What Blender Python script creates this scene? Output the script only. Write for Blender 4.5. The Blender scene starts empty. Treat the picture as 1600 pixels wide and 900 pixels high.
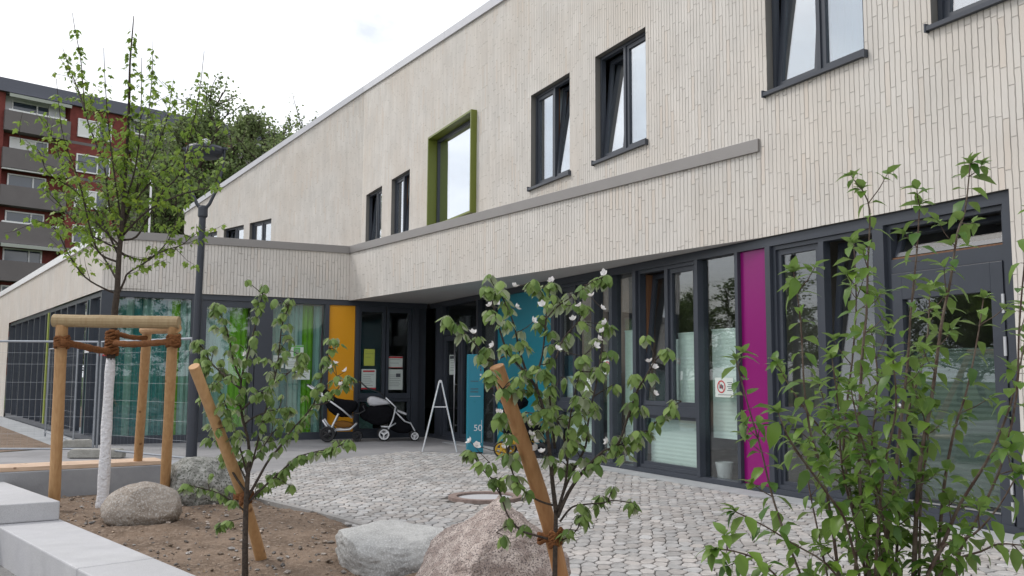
import bpy, math, random
from mathutils import Vector, noise
random.seed(7)
V = Vector
C = bpy.context.scene.collection
sc = bpy.context.scene
rad = math.radians
# ------------------------------------------------------------------ camera maths (for surveying positions from the photo)
H, F_, PI_, RO = 1.4, 1420.0, rad(5.66), rad(.31)
fw = V((0, math.cos(PI_), math.sin(PI_))); up0 = V((0, -math.sin(PI_), math.cos(PI_))); rt0 = V((1, 0, 0))
RT = rt0*math.cos(RO)+up0*math.sin(RO); UP = -rt0*math.sin(RO)+up0*math.cos(RO)
CAM = V((0, 0, H))
def ray(x, y): return fw + RT*((x-800)/F_) - UP*((y-450)/F_)
def gnd(x, y, z=0.0):
    d = ray(x, y); return CAM + d*((z-H)/d.z)
def dep(x, y, Y):
    d = ray(x, y); return CAM + d*(Y/d.y)
# ------------------------------------------------------------------ mesh builder
class MB:
    def __init__(s): s.v=[]; s.f=[]; s.m=[]; s.uv={}
    def add(s, vs, fs, m=0):
        o=len(s.v); s.v.extend([tuple(p) for p in vs])
        for f in fs: s.f.append(tuple(i+o for i in f)); s.m.append(m)
        return s
    def quad(s, a, b, c, d, m=0, uv=None):
        s.add([a,b,c,d],[(0,1,2,3)],m)
        if uv: s.uv[len(s.f)-1]=uv
        return s
    def box8(s, p, m=0):   # p: 8 points bottom 4 ccw, top 4
        return s.add(p,[(3,2,1,0),(4,5,6,7),(0,1,5,4),(1,2,6,5),(2,3,7,6),(3,0,4,7)],m)
    def box(s, a, b, m=0):
        x0,y0,z0=a; x1,y1,z1=b
        return s.box8([(x0,y0,z0),(x1,y0,z0),(x1,y1,z0),(x0,y1,z0),(x0,y0,z1),(x1,y0,z1),(x1,y1,z1),(x0,y1,z1)],m)
    def prism(s, poly, z0, z1, m=0):
        n=len(poly); vs=[(p[0],p[1],z0) for p in poly]+[(p[0],p[1],z1) for p in poly]
        fs=[tuple(range(n-1,-1,-1)),tuple(range(n,2*n))]+[(i,(i+1)%n,n+(i+1)%n,n+i) for i in range(n)]
        return s.add(vs,fs,m)
    def tube(s, pts, rs, n=8, m=0, cap=True):
        pts=[V(p) for p in pts]
        if not isinstance(rs,(list,tuple)): rs=[rs]*len(pts)
        o=len(s.v); prev=None
        for i,p in enumerate(pts):
            a=pts[max(0,i-1)]; b=pts[min(len(pts)-1,i+1)]; t=(b-a)
            if t.length<1e-9: t=V((0,0,1))
            t.normalize()
            if prev is None:
                x=t.cross(V((0,0,1)));
                if x.length<.05: x=t.cross(V((1,0,0)))
            else: x=prev-t*prev.dot(t)
            x.normalize(); prev=x; y=t.cross(x)
            for k in range(n):
                a_=2*math.pi*k/n; q=p+(x*math.cos(a_)+y*math.sin(a_))*rs[i]; s.v.append(tuple(q))
        for i in range(len(pts)-1):
            for k in range(n):
                k2=(k+1)%n; s.f.append((o+i*n+k,o+i*n+k2,o+(i+1)*n+k2,o+(i+1)*n+k)); s.m.append(m)
        if cap:
            s.f.append(tuple(o+k for k in range(n-1,-1,-1))); s.m.append(m)
            s.f.append(tuple(o+(len(pts)-1)*n+k for k in range(n))); s.m.append(m)
        return s
    def lathe(s, c, prof, n=24, m=0, axis=V((0,0,1))):
        ax=V(axis).normalized(); x=ax.cross(V((0,0,1)));
        if x.length<.05: x=V((1,0,0))
        x.normalize(); y=ax.cross(x); o=len(s.v); c=V(c)
        for r,h in prof:
            for k in range(n):
                a=2*math.pi*k/n; s.v.append(tuple(c+ax*h+(x*math.cos(a)+y*math.sin(a))*r))
        for i in range(len(prof)-1):
            for k in range(n):
                k2=(k+1)%n; s.f.append((o+i*n+k,o+i*n+k2,o+(i+1)*n+k2,o+(i+1)*n+k)); s.m.append(m)
        s.f.append(tuple(o+k for k in range(n-1,-1,-1))); s.m.append(m)
        s.f.append(tuple(o+(len(prof)-1)*n+k for k in range(n))); s.m.append(m)
        return s
BASE={}
def setp(o, label=None, cat=None, group=None, kind=None):
    if label: o['label']=label
    if cat: o['category']=cat
    if group: o['group']=group
    if kind: o['kind']=kind
    return o
def thing(name, loc, label, cat, group=None):
    o=bpy.data.objects.new(name,None); C.objects.link(o); o.location=loc; o.empty_display_size=.2
    BASE[o]=V(loc); return setp(o,label,cat,group)
def obj(name, mb, mats, parent=None, loc=None, smooth=False, bevel=0, label=None):
    base = BASE[parent] if parent else V(loc or (0,0,0))
    me=bpy.data.meshes.new(name)
    me.from_pydata([(p[0]-base.x,p[1]-base.y,p[2]-base.z) for p in mb.v],[],mb.f)
    if not isinstance(mats,(list,tuple)): mats=[mats]
    for m in mats: me.materials.append(m)
    me.polygons.foreach_set('material_index',mb.m)
    if smooth: me.polygons.foreach_set('use_smooth',[True]*len(me.polygons))
    if mb.uv:
        ul=me.uv_layers.new(name='UVMap')
        for pi,uv in mb.uv.items():
            for k,li in enumerate(me.polygons[pi].loop_indices): ul.data[li].uv=uv[k]
    me.update()
    o=bpy.data.objects.new(name,me); C.objects.link(o)
    if parent: o.parent=parent
    else: o.location=base
    BASE[o]=base
    if bevel:
        b=o.modifiers.new('bevel','BEVEL'); b.width=bevel; b.segments=2; b.limit_method='ANGLE'; b.angle_limit=rad(40)
    if label: o['label']=label
    return o
def solo(name, mb, mats, loc, label, cat, group=None, **k):
    return setp(obj(name,mb,mats,None,loc,**k),label,cat,group)
def struct(name, mb, mats, loc=(0,0,0), **k):
    return setp(obj(name,mb,mats,None,loc,**k),kind='structure')
# ------------------------------------------------------------------ materials
def mat(name, col=(.5,.5,.5), rough=.6, metal=0, spec=.5, var=0, vscale=8, bump=0, bscale=60, island=0, coat=0, detail=4):
    m=bpy.data.materials.new(name); m.use_nodes=True; nt=m.node_tree; N=nt.nodes; L=nt.links
    b=N['Principled BSDF']; b.inputs['Roughness'].default_value=rough; b.inputs['Metallic'].default_value=metal
    b.inputs['Specular IOR Level'].default_value=spec; b.inputs['Coat Weight'].default_value=coat
    b.inputs['Base Color'].default_value=(*col,1)
    if var or island:
        tc=N.new('ShaderNodeTexCoord'); src=None
        hsv=N.new('ShaderNodeHueSaturation'); hsv.inputs['Color'].default_value=(*col,1)
        if var:
            nz=N.new('ShaderNodeTexNoise'); nz.inputs['Scale'].default_value=vscale; nz.inputs['Detail'].default_value=detail; nz.inputs['Roughness'].default_value=.65
            L.new(tc.outputs['Object'],nz.inputs['Vector'])
            mr=N.new('ShaderNodeMapRange'); mr.inputs[1].default_value=.25; mr.inputs[2].default_value=.75; mr.inputs[3].default_value=1-var; mr.inputs[4].default_value=1+var
            L.new(nz.outputs['Fac'],mr.inputs[0]); src=mr.outputs[0]
        if island:
            g=N.new('ShaderNodeNewGeometry'); mr2=N.new('ShaderNodeMapRange'); mr2.inputs[3].default_value=1-island; mr2.inputs[4].default_value=1+island
            L.new(g.outputs['Random Per Island'],mr2.inputs[0])
            if src:
                mu=N.new('ShaderNodeMath'); mu.operation='MULTIPLY'; L.new(src,mu.inputs[0]); L.new(mr2.outputs[0],mu.inputs[1]); src=mu.outputs[0]
            else: src=mr2.outputs[0]
        L.new(src,hsv.inputs['Value']); L.new(hsv.outputs[0],b.inputs['Base Color'])
    if bump:
        tc=N.new('ShaderNodeTexCoord'); nz=N.new('ShaderNodeTexNoise'); nz.inputs['Scale'].default_value=bscale; nz.inputs['Detail'].default_value=6
        L.new(tc.outputs['Object'],nz.inputs['Vector'])
        bp=N.new('ShaderNodeBump'); bp.inputs['Strength'].default_value=bump; bp.inputs['Distance'].default_value=.02
        L.new(nz.outputs['Fac'],bp.inputs['Height']); L.new(bp.outputs[0],b.inputs['Normal'])
    return m
def mth(N,L,op,a,b=None,c=None):
    n=N.new('ShaderNodeMath'); n.operation=op
    for i,x in enumerate((a,b,c)):
        if x is None: continue
        if isinstance(x,(int,float)): n.inputs[i].default_value=x
        else: L.new(x,n.inputs[i])
    return n.outputs[0]
def mrange(N,L,x,a,b,c,d):
    n=N.new('ShaderNodeMapRange'); L.new(x,n.inputs[0])
    for i,q in enumerate((a,b,c,d)): n.inputs[i+1].default_value=q
    return n.outputs[0]
def brick_mat(name, c1, c2, cj, w=.0705, ln=.49):
    m=bpy.data.materials.new(name); m.use_nodes=True; nt=m.node_tree; N=nt.nodes; L=nt.links; b=N['Principled BSDF']
    uv=N.new('ShaderNodeUVMap'); uv.uv_map='UVMap'; sp=N.new('ShaderNodeSeparateXYZ'); L.new(uv.outputs[0],sp.inputs[0])
    u=mth(N,L,'DIVIDE',sp.outputs[0],w); c=mth(N,L,'FLOOR',u); fu=mth(N,L,'FRACT',u)
    w1=N.new('ShaderNodeTexWhiteNoise'); w1.noise_dimensions='1D'; L.new(c,w1.inputs['W'])
    v=mth(N,L,'ADD',mth(N,L,'DIVIDE',sp.outputs[1],ln),mth(N,L,'MULTIPLY',w1.outputs['Value'],7.0)); r=mth(N,L,'FLOOR',v); fv=mth(N,L,'FRACT',v)
    cb=N.new('ShaderNodeCombineXYZ'); L.new(c,cb.inputs[0]); L.new(r,cb.inputs[1])
    w2=N.new('ShaderNodeTexWhiteNoise'); w2.noise_dimensions='2D'; L.new(cb.outputs[0],w2.inputs['Vector'])
    # tiny waviness of the long edges
    nz=N.new('ShaderNodeTexNoise'); nz.inputs['Scale'].default_value=9; nz.inputs['Detail'].default_value=2; L.new(uv.outputs[0],nz.inputs['Vector'])
    fu2=mth(N,L,'ADD',fu,mrange(N,L,nz.outputs['Fac'],.3,.7,-.05,.05))
    eu=mth(N,L,'MINIMUM',fu2,mth(N,L,'SUBTRACT',1.0,fu2)); ev=mth(N,L,'MINIMUM',fv,mth(N,L,'SUBTRACT',1.0,fv))
    mu=mrange(N,L,eu,.015,.09,0,1); mv=mrange(N,L,ev,.002,.011,.25,1); msk=mth(N,L,'MULTIPLY',mu,mv)
    big=N.new('ShaderNodeTexNoise'); big.inputs['Scale'].default_value=1.3; big.inputs['Detail'].default_value=5; L.new(uv.outputs[0],big.inputs['Vector'])
    t=mth(N,L,'ADD',mth(N,L,'MULTIPLY',w2.outputs['Value'],.6),mrange(N,L,big.outputs['Fac'],.3,.7,-.25,.65))
    mx=N.new('ShaderNodeMix'); mx.data_type='RGBA'; L.new(t,mx.inputs['Factor']); mx.inputs['A'].default_value=(*c1,1); mx.inputs['B'].default_value=(*c2,1)
    bt=N.new('ShaderNodeTexNoise'); bt.inputs['Scale'].default_value=.55; bt.inputs['Detail'].default_value=6; L.new(uv.outputs[0],bt.inputs['Vector'])
    wq=N.new('ShaderNodeMix'); wq.data_type='RGBA'; L.new(mrange(N,L,bt.outputs['Fac'],.42,.7,0,.55),wq.inputs['Factor']); L.new(mx.outputs['Result'],wq.inputs['A']); wq.inputs['B'].default_value=(c2[0]*1.04,c2[1]*.97,c2[2]*.90,1); mx=wq
    # faint vertical weathering
    sm=N.new('ShaderNodeMapping'); sm.inputs['Scale'].default_value=(5,.22,1); L.new(uv.outputs[0],sm.inputs[0]); sn=N.new('ShaderNodeTexNoise'); sn.inputs['Scale'].default_value=1; sn.inputs['Detail'].default_value=6; L.new(sm.outputs[0],sn.inputs['Vector'])
    hs=N.new('ShaderNodeHueSaturation'); L.new(mrange(N,L,sn.outputs['Fac'],.3,.62,.955,1.02),hs.inputs['Value']); L.new(mx.outputs['Result'],hs.inputs['Color'])
    # occasional warmer brick
    wm=N.new('ShaderNodeMix'); wm.data_type='RGBA'; L.new(mrange(N,L,w2.outputs['Value'],.9,.97,0,.40),wm.inputs['Factor']); L.new(hs.outputs[0],wm.inputs['A']); wm.inputs['B'].default_value=(c1[0]*.97,c1[1]*.88,c1[2]*.80,1)
    m2=N.new('ShaderNodeMix'); m2.data_type='RGBA'; L.new(msk,m2.inputs['Factor']); m2.inputs['A'].default_value=(*cj,1); L.new(wm.outputs['Result'],m2.inputs['B'])
    fine=N.new('ShaderNodeTexNoise'); fine.inputs['Scale'].default_value=70; fine.inputs['Detail'].default_value=3; L.new(uv.outputs[0],fine.inputs['Vector'])
    L.new(m2.outputs['Result'],b.inputs['Base Color']); b.inputs['Roughness'].default_value=.85; b.inputs['Specular IOR Level'].default_value=.25
    tilt=mth(N,L,'MULTIPLY',mth(N,L,'SUBTRACT',w2.outputs['Value'],.5),mth(N,L,'SUBTRACT',fu,.5))
    h=mth(N,L,'MULTIPLY',msk,mth(N,L,'ADD',.55,mth(N,L,'MULTIPLY',w2.outputs['Value'],.6)))
    h=mth(N,L,'ADD',h,mth(N,L,'MULTIPLY',tilt,.5)); h=mth(N,L,'ADD',h,mth(N,L,'MULTIPLY',fine.outputs['Fac'],.12))
    bp=N.new('ShaderNodeBump'); bp.inputs['Strength'].default_value=1; bp.inputs['Distance'].default_value=.012; L.new(h,bp.inputs['Height']); L.new(bp.outputs[0],b.inputs['Normal'])
    return m
def glass_mat(name, tint=(.92,.95,.94), base=.1, gain=.9, power=3.2, rough=.0):
    m=bpy.data.materials.new(name); m.use_nodes=True; nt=m.node_tree; N=nt.nodes; L=nt.links; N.remove(N['Principled BSDF'])
    out=N['Material Output']; tr=N.new('ShaderNodeBsdfTransparent'); tr.inputs[0].default_value=(*tint,1)
    gl=N.new('ShaderNodeBsdfGlossy'); gl.inputs['Roughness'].default_value=rough; gl.inputs[0].default_value=(.93,.96,1,1)
    lw=N.new('ShaderNodeLayerWeight'); lw.inputs['Blend'].default_value=.5
    fac=mth(N,L,'ADD',base,mth(N,L,'MULTIPLY',gain,mth(N,L,'POWER',lw.outputs['Facing'],power)))
    fac=mth(N,L,'MINIMUM',fac,.95)
    tc=N.new('ShaderNodeTexCoord'); nz=N.new('ShaderNodeTexNoise'); nz.inputs['Scale'].default_value=1.1; nz.inputs['Detail'].default_value=1; L.new(tc.outputs['Object'],nz.inputs['Vector'])
    bp=N.new('ShaderNodeBump'); bp.inputs['Strength'].default_value=.12; bp.inputs['Distance'].default_value=.02; L.new(nz.outputs['Fac'],bp.inputs['Height']); L.new(bp.outputs[0],gl.inputs['Normal'])
    mx=N.new('ShaderNodeMixShader'); L.new(fac,mx.inputs[0]); L.new(tr.outputs[0],mx.inputs[1]); L.new(gl.outputs[0],mx.inputs[2]); L.new(mx.outputs[0],out.inputs[0])
    return m
def leaf_mat(name, c1, c2, under, transl=.35, rough=.5):
    m=bpy.data.materials.new(name); m.use_nodes=True; nt=m.node_tree; N=nt.nodes; L=nt.links; b=N['Principled BSDF']; out=N['Material Output']
    g=N.new('ShaderNodeNewGeometry'); mx=N.new('ShaderNodeMix'); mx.data_type='RGBA'; L.new(g.outputs['Random Per Island'],mx.inputs['Factor'])
    mx.inputs['A'].default_value=(*c1,1); mx.inputs['B'].default_value=(*c2,1)
    m2=N.new('ShaderNodeMix'); m2.data_type='RGBA'; L.new(g.outputs['Backfacing'],m2.inputs['Factor']); L.new(mx.outputs['Result'],m2.inputs['A']); m2.inputs['B'].default_value=(*under,1)
    L.new(m2.outputs['Result'],b.inputs['Base Color']); b.inputs['Roughness'].default_value=rough; b.inputs['Specular IOR Level'].default_value=.35
    tb=N.new('ShaderNodeBsdfTranslucent'); L.new(m2.outputs['Result'],tb.inputs[0])
    ms=N.new('ShaderNodeMixShader'); ms.inputs[0].default_value=transl; L.new(b.outputs[0],ms.inputs[1]); L.new(tb.outputs[0],ms.inputs[2]); L.new(ms.outputs[0],out.inputs[0])
    return m
def two_mat(name, ca, cb, scale=6, lo=.4, hi=.6, rough=.85, bump=.6, bscale=40, bdist=.02, detail=8, island=0, speck=None, spscale=120):
    m=bpy.data.materials.new(name); m.use_nodes=True; nt=m.node_tree; N=nt.nodes; L=nt.links; b=N['Principled BSDF']
    tc=N.new('ShaderNodeTexCoord'); nz=N.new('ShaderNodeTexNoise'); nz.inputs['Scale'].default_value=scale; nz.inputs['Detail'].default_value=detail; nz.inputs['Roughness'].default_value=.6; L.new(tc.outputs['Object'],nz.inputs['Vector'])
    mx=N.new('ShaderNodeMix'); mx.data_type='RGBA'; L.new(mrange(N,L,nz.outputs['Fac'],lo,hi,0,1),mx.inputs['Factor']); mx.inputs['A'].default_value=(*ca,1); mx.inputs['B'].default_value=(*cb,1)
    o=mx.outputs['Result']
    if speck:
        n2=N.new('ShaderNodeTexNoise'); n2.inputs['Scale'].default_value=spscale; n2.inputs['Detail'].default_value=2; L.new(tc.outputs['Object'],n2.inputs['Vector'])
        m3=N.new('ShaderNodeMix'); m3.data_type='RGBA'; L.new(mrange(N,L,n2.outputs['Fac'],.52,.62,0,1),m3.inputs['Factor']); L.new(o,m3.inputs['A']); m3.inputs['B'].default_value=(*speck,1); o=m3.outputs['Result']
    if island:
        g=N.new('ShaderNodeNewGeometry'); h=N.new('ShaderNodeHueSaturation'); L.new(mrange(N,L,g.outputs['Random Per Island'],0,1,1-island,1+island),h.inputs['Value']); L.new(o,h.inputs['Color'])
        L.new(mrange(N,L,mth(N,L,'FRACT',mth(N,L,'MULTIPLY',g.outputs['Random Per Island'],17.3)),0,1,.2,1.5),h.inputs['Saturation']); o=h.outputs[0]
    if name in ('cobble_stone','smooth_paving','cast_concrete','bench_concrete','kerb_concrete'):
        nb=N.new('ShaderNodeTexNoise'); nb.inputs['Scale'].default_value=.8; nb.inputs['Detail'].default_value=9; nb.inputs['Roughness'].default_value=.7; L.new(tc.outputs['Object'],nb.inputs['Vector'])
        hb=N.new('ShaderNodeHueSaturation'); L.new(mrange(N,L,nb.outputs['Fac'],.3,.7,.82,1.12),hb.inputs['Value']); L.new(o,hb.inputs['Color']); o=hb.outputs[0]
    L.new(o,b.inputs['Base Color']); b.inputs['Roughness'].default_value=rough; b.inputs['Specular IOR Level'].default_value=.3
    n3=N.new('ShaderNodeTexNoise'); n3.inputs['Scale'].default_value=bscale; n3.inputs['Detail'].default_value=8; L.new(tc.outputs['Object'],n3.inputs['Vector'])
    bp=N.new('ShaderNodeBump'); bp.inputs['Strength'].default_value=bump; bp.inputs['Distance'].default_value=bdist; L.new(n3.outputs['Fac'],bp.inputs['Height']); L.new(bp.outputs[0],b.inputs['Normal'])
    return m
def wood_mat(name, c1, c2, sx=14, sz=1.2):
    m=bpy.data.materials.new(name); m.use_nodes=True; nt=m.node_tree; N=nt.nodes; L=nt.links; b=N['Principled BSDF']
    tc=N.new('ShaderNodeTexCoord'); mp=N.new('ShaderNodeMapping'); mp.inputs['Scale'].default_value=(sx,sx,sz); L.new(tc.outputs['Object'],mp.inputs[0])
    nz=N.new('ShaderNodeTexNoise'); nz.inputs['Scale'].default_value=2.2; nz.inputs['Detail'].default_value=7; L.new(mp.outputs[0],nz.inputs['Vector'])
    mx=N.new('ShaderNodeMix'); mx.data_type='RGBA'; L.new(mrange(N,L,nz.outputs['Fac'],.3,.7,0,1),mx.inputs['Factor']); mx.inputs['A'].default_value=(*c1,1); mx.inputs['B'].default_value=(*c2,1)
    vo=N.new('ShaderNodeTexVoronoi'); vo.inputs['Scale'].default_value=5.5; L.new(tc.outputs['Object'],vo.inputs['Vector'])
    m3=N.new('ShaderNodeMix'); m3.data_type='RGBA'; L.new(mrange(N,L,vo.outputs['Distance'],.07,.13,.8,0),m3.inputs['Factor']); L.new(mx.outputs['Result'],m3.inputs['A']); m3.inputs['B'].default_value=(c2[0]*.35,c2[1]*.25,c2[2]*.2,1)
    L.new(m3.outputs['Result'],b.inputs['Base Color']); b.inputs['Roughness'].default_value=.65
    bp=N.new('ShaderNodeBump'); bp.inputs['Strength'].default_value=.35; bp.inputs['Distance'].default_value=.01; L.new(nz.outputs['Fac'],bp.inputs['Height']); L.new(bp.outputs[0],b.inputs['Normal'])
    return m
M={}
M['brick']=brick_mat('cream_brick',(.69,.655,.61),(.59,.56,.52),(.49,.46,.415))
M['coping']=mat('coping_metal',(.27,.255,.245),.45,.3,var=.05,vscale=2)
M['copinglight']=mat('coping_metal_pale',(.50,.50,.52),.35,.4,var=.05,vscale=2)
M['copingwhite']=mat('white_coping',(.74,.75,.77),.35,.1,var=.03,vscale=2)
M['frame']=mat('anthracite_frame',(.042,.049,.064),.38,.0,.5,var=.1,vscale=3,bump=.02,bscale=40)
M['framewhite']=mat('white_frame',(.75,.75,.75),.4)
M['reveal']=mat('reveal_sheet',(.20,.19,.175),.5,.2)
M['soffit']=mat('soffit_render',(.48,.47,.46),.9,var=.05,vscale=3)
M['glass']=glass_mat('window_glass',base=.07,gain=.7,power=3.2)
M['glassup']=glass_mat('coated_glass',base=.34,gain=.6,power=2.0,tint=(.7,.78,.8))
M['glassbox']=glass_mat('box_glass',base=.5,gain=.45,power=2.0,tint=(.7,.78,.8))
M['glassdark']=glass_mat('dim_glass',base=.04,gain=.35,power=3.5,tint=(.8,.84,.84))
M['glasswing']=glass_mat('wing_glass',base=.06,gain=.6,power=2.5)
M['frost']=mat('frosted_glass',(.085,.12,.105),.3,var=.05,vscale=2,spec=.6)
M['blind']=mat('mint_blind',(.66,.77,.73),.8,var=.04,vscale=3)
M['curtainw']=mat('white_curtain',(.7,.72,.74),.9,var=.06,vscale=5)
M['curtainbr']=mat('brown_curtain',(.50,.38,.31),.9,var=.15,vscale=5)
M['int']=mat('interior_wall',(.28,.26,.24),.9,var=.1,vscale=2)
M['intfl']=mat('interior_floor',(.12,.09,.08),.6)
M['purple']=mat('magenta_panel',(.23,.005,.14),.28,spec=.4,coat=0,var=.03,vscale=2)
M['yellow']=mat('amber_panel',(.75,.33,.008),.3,spec=.5,var=.03,vscale=2)
M['teal']=mat('teal_panel',(.006,.20,.27),.3,spec=.5,var=.04,vscale=2)
M['olive']=mat('olive_frame',(.15,.18,.025),.4,spec=.5,var=.05,vscale=3)
M['oak']=wood_mat('inner_wood',(.22,.11,.05),(.12,.05,.025))
M['steel']=mat('brushed_steel',(.55,.55,.56),.3,.9)
M['galv']=mat('galvanised',(.33,.35,.38),.45,.7,var=.12,vscale=20)
M['alu']=mat('aluminium',(.62,.63,.65),.4,.5)
M['black']=mat('black_plastic',(.012,.012,.014),.5)
M['fabric']=mat('black_fabric',(.008,.008,.010),.95,spec=.1,var=.2,vscale=12,bump=.3,bscale=80)
M['silverfab']=mat('silver_fabric',(.5,.5,.52),.6,var=.1,vscale=9)
M['mustard']=mat('mustard_fabric',(.20,.085,.01),.85)
M['white']=mat('white_plastic',(.75,.75,.76),.4)
M['paper']=mat('paper',(.60,.66,.62),.7)
M['print']=mat('print_dark',(.08,.09,.1),.7)
M['red']=mat('red_print',(.5,.03,.04),.5)
M['green']=mat('green_print',(.12,.4,.10),.6)
M['yelgreen']=mat('yellow_green_print',(.45,.5,.08),.6)
M['conc']=two_mat('cast_concrete',(.52,.52,.53),(.43,.43,.45),1.7,.33,.67,.75,.3,60,.008,speck=(.40,.40,.41),spscale=150)
M['concw']=two_mat('bench_concrete',(.34,.35,.37),(.27,.28,.30),2.2,.35,.65,.8,.25,50,.01)
M['concb']=two_mat('foot_concrete',(.40,.39,.36),(.30,.29,.26),9,.35,.65,.9,.6,60,.02)
M['paveflag']=two_mat('smooth_paving',(.30,.295,.30),(.25,.245,.25),1.2,.35,.65,.9,.3,120,.006)
M['strip']=two_mat('gutter_strip',(.36,.37,.38),(.28,.29,.30),2,.35,.65,.85,.3,90,.008)
M['stone']=two_mat('cobble_stone',(.43,.41,.395),(.33,.315,.305),14,.35,.65,.85,.5,90,.01,island=.20)
M['joint']=two_mat('joint_sand',(.13,.12,.11),(.08,.075,.07),30,.35,.65,.95,.8,120,.02)
M['kerb']=two_mat('kerb_concrete',(.36,.35,.34),(.28,.27,.26),6,.35,.65,.9,.4,70,.01)
M['soil']=two_mat('bare_soil',(.24,.175,.128),(.14,.10,.072),2.2,.36,.64,.98,.9,38,.035,speck=(.25,.19,.145),spscale=22)
M['pebble']=two_mat('pebbles',(.34,.29,.25),(.20,.16,.13),25,.35,.65,.9,.5,60,.02,island=.5)
M['litter']=two_mat('dry_litter',(.42,.34,.22),(.20,.13,.08),9,.35,.65,.95,.4,60,.01,island=.5)
M['grass']=two_mat('lawn',(.07,.115,.028),(.045,.08,.02),1.6,.35,.65,.95,1,60,.06)
M['asphalt']=two_mat('lower_paving',(.27,.265,.26),(.20,.195,.19),14,.35,.65,.9,.6,90,.02)
M['bark']=two_mat('bark',(.085,.065,.052),(.045,.036,.03),40,.35,.65,.9,.9,90,.02)
M['barkred']=two_mat('young_bark',(.085,.05,.04),(.14,.11,.085),22,.4,.6,.7,.5,90,.01)
M['white_trunk']=two_mat('lime_washed_bark',(.80,.80,.82),(.70,.70,.73),16,.35,.6,.85,.9,35,.03)
M['stake']=wood_mat('peeled_pine',(.50,.30,.14),(.40,.22,.095))
M['beam']=wood_mat('weathered_pine',(.36,.27,.15),(.29,.20,.10))
M['stakered']=wood_mat('orange_pine',(.46,.25,.11),(.34,.155,.06))
M['slat']=wood_mat('bench_wood',(.62,.46,.34),(.50,.35,.24),3,20)
M['coir']=two_mat('coir_rope',(.36,.15,.055),(.20,.08,.03),60,.35,.65,.95,1,140,.03)
M['maple']=leaf_mat('maple_leaf',(.28,.38,.035),(.14,.25,.025),(.20,.30,.06),.5)
M['quince']=leaf_mat('quince_leaf',(.21,.30,.08),(.085,.155,.033),(.42,.48,.32),.28,.6)
M['dogwood']=leaf_mat('dogwood_leaf',(.15,.25,.035),(.055,.13,.02),(.19,.29,.08),.34,.42)
M['bgleaf']=leaf_mat('far_leaf',(.17,.24,.08),(.10,.16,.05),(.19,.25,.10),.6,.6)
M['bgleaf2']=leaf_mat('far_leaf_pale',(.20,.26,.10),(.13,.18,.07),(.20,.25,.11),.6,.6)
M['petal']=leaf_mat('petal',(.85,.84,.83),(.78,.76,.76),(.85,.82,.82),.25,.6)
M['rock1']=two_mat('sandy_rock',(.34,.30,.26),(.25,.21,.175),5,.35,.65,.9,.8,25,.03,speck=(.42,.39,.36),spscale=60)
M['rock2']=two_mat('lichen_rock',(.20,.20,.185),(.38,.38,.36),11,.42,.62,.9,.8,30,.03,speck=(.10,.11,.09),spscale=45)
M['rock3']=two_mat('pale_slate_rock',(.43,.43,.42),(.31,.31,.305),6,.35,.65,.85,.7,34,.02,speck=(.50,.50,.50),spscale=95)
M['rock4']=two_mat('pink_granite',(.58,.495,.45),(.36,.29,.26),12,.40,.60,.85,1,55,.03,speck=(.17,.145,.14),spscale=105)
M['redbrick']=two_mat('red_brick',(.21,.055,.046),(.16,.042,.037),3,.35,.65,.9,.3,20,.02)
M['balc']=mat('balcony_panel',(.145,.13,.13),.8,var=.08,vscale=1)
M['aptroof']=mat('roof_fascia',(.10,.105,.135),.6)
M['awn']=mat('awning_cloth',(.72,.72,.71),.8)
M['awnstripe']=mat('awning_stripe',(.35,.37,.33),.8)
M['aptwall']=mat('white_loggia',(.7,.71,.74),.8)
M['lamppost']=mat('lamp_post_paint',(.042,.048,.062),.45,.2,var=.08,vscale=4)
M['lamplens']=mat('lamp_lens',(.55,.57,.6),.3)
M['pylon']=mat('pylon_teal',(.012,.22,.31),.35,spec=.5,var=.03,vscale=4)
M['rust']=two_mat('rusty_iron',(.20,.145,.125),(.27,.21,.19),20,.35,.65,.85,.6,60,.01)
M['mint']=mat('mint_cloth',(.24,.42,.37),.8,var=.05,vscale=4)
M['tealcl']=mat('teal_cloth',(.03,.19,.19),.8,var=.1,vscale=4)
M['lime']=mat('lime_cloth',(.16,.42,.01),.8,var=.1,vscale=4)
M['limefin']=mat('lime_fin',(.30,.36,.06),.5)
M['yellowpl']=mat('yellow_plastic',(.55,.33,.02),.5)
def emis(name,col,s):
    m=bpy.data.materials.new(name); m.use_nodes=True; b=m.node_tree.nodes['Principled BSDF']; b.inputs['Emission Color'].default_value=(*col,1); b.inputs['Emission Strength'].default_value=s; return m
M['light']=emis('lit_downlight',(1,.85,.65),6)
# ------------------------------------------------------------------ world, sun, camera
W=bpy.data.worlds.new('World'); sc.world=W; W.use_nodes=True; N=W.node_tree.nodes; L=W.node_tree.links
bg=N['Background']
SUN_AZ, SUN_EL = rad(-72), rad(48)      # azimuth from +Y, negative = left
sky=N.new('ShaderNodeTexSky'); sky.sky_type='NISHITA'; sky.sun_disc=False; sky.sun_elevation=SUN_EL; sky.sun_rotation=SUN_AZ
sky.air_density=1.2; sky.dust_density=2.5
tc=N.new('ShaderNodeTexCoord'); mp=N.new('ShaderNodeMapping'); mp.inputs['Scale'].default_value=(1,1,2.6); L.new(tc.outputs['Generated'],mp.inputs[0])
nz=N.new('ShaderNodeTexNoise'); nz.inputs['Scale'].default_value=2.6; nz.inputs['Detail'].default_value=8; nz.inputs['Roughness'].default_value=.55; nz.inputs['Distortion'].default_value=.3; L.new(mp.outputs[0],nz.inputs['Vector'])
cov=mrange(N,L,nz.outputs['Fac'],.36,.52,.45,1)
n2=N.new('ShaderNodeTexNoise'); n2.inputs['Scale'].default_value=3.1; n2.inputs['Detail'].default_value=6; L.new(mp.outputs[0],n2.inputs['Vector'])
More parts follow.
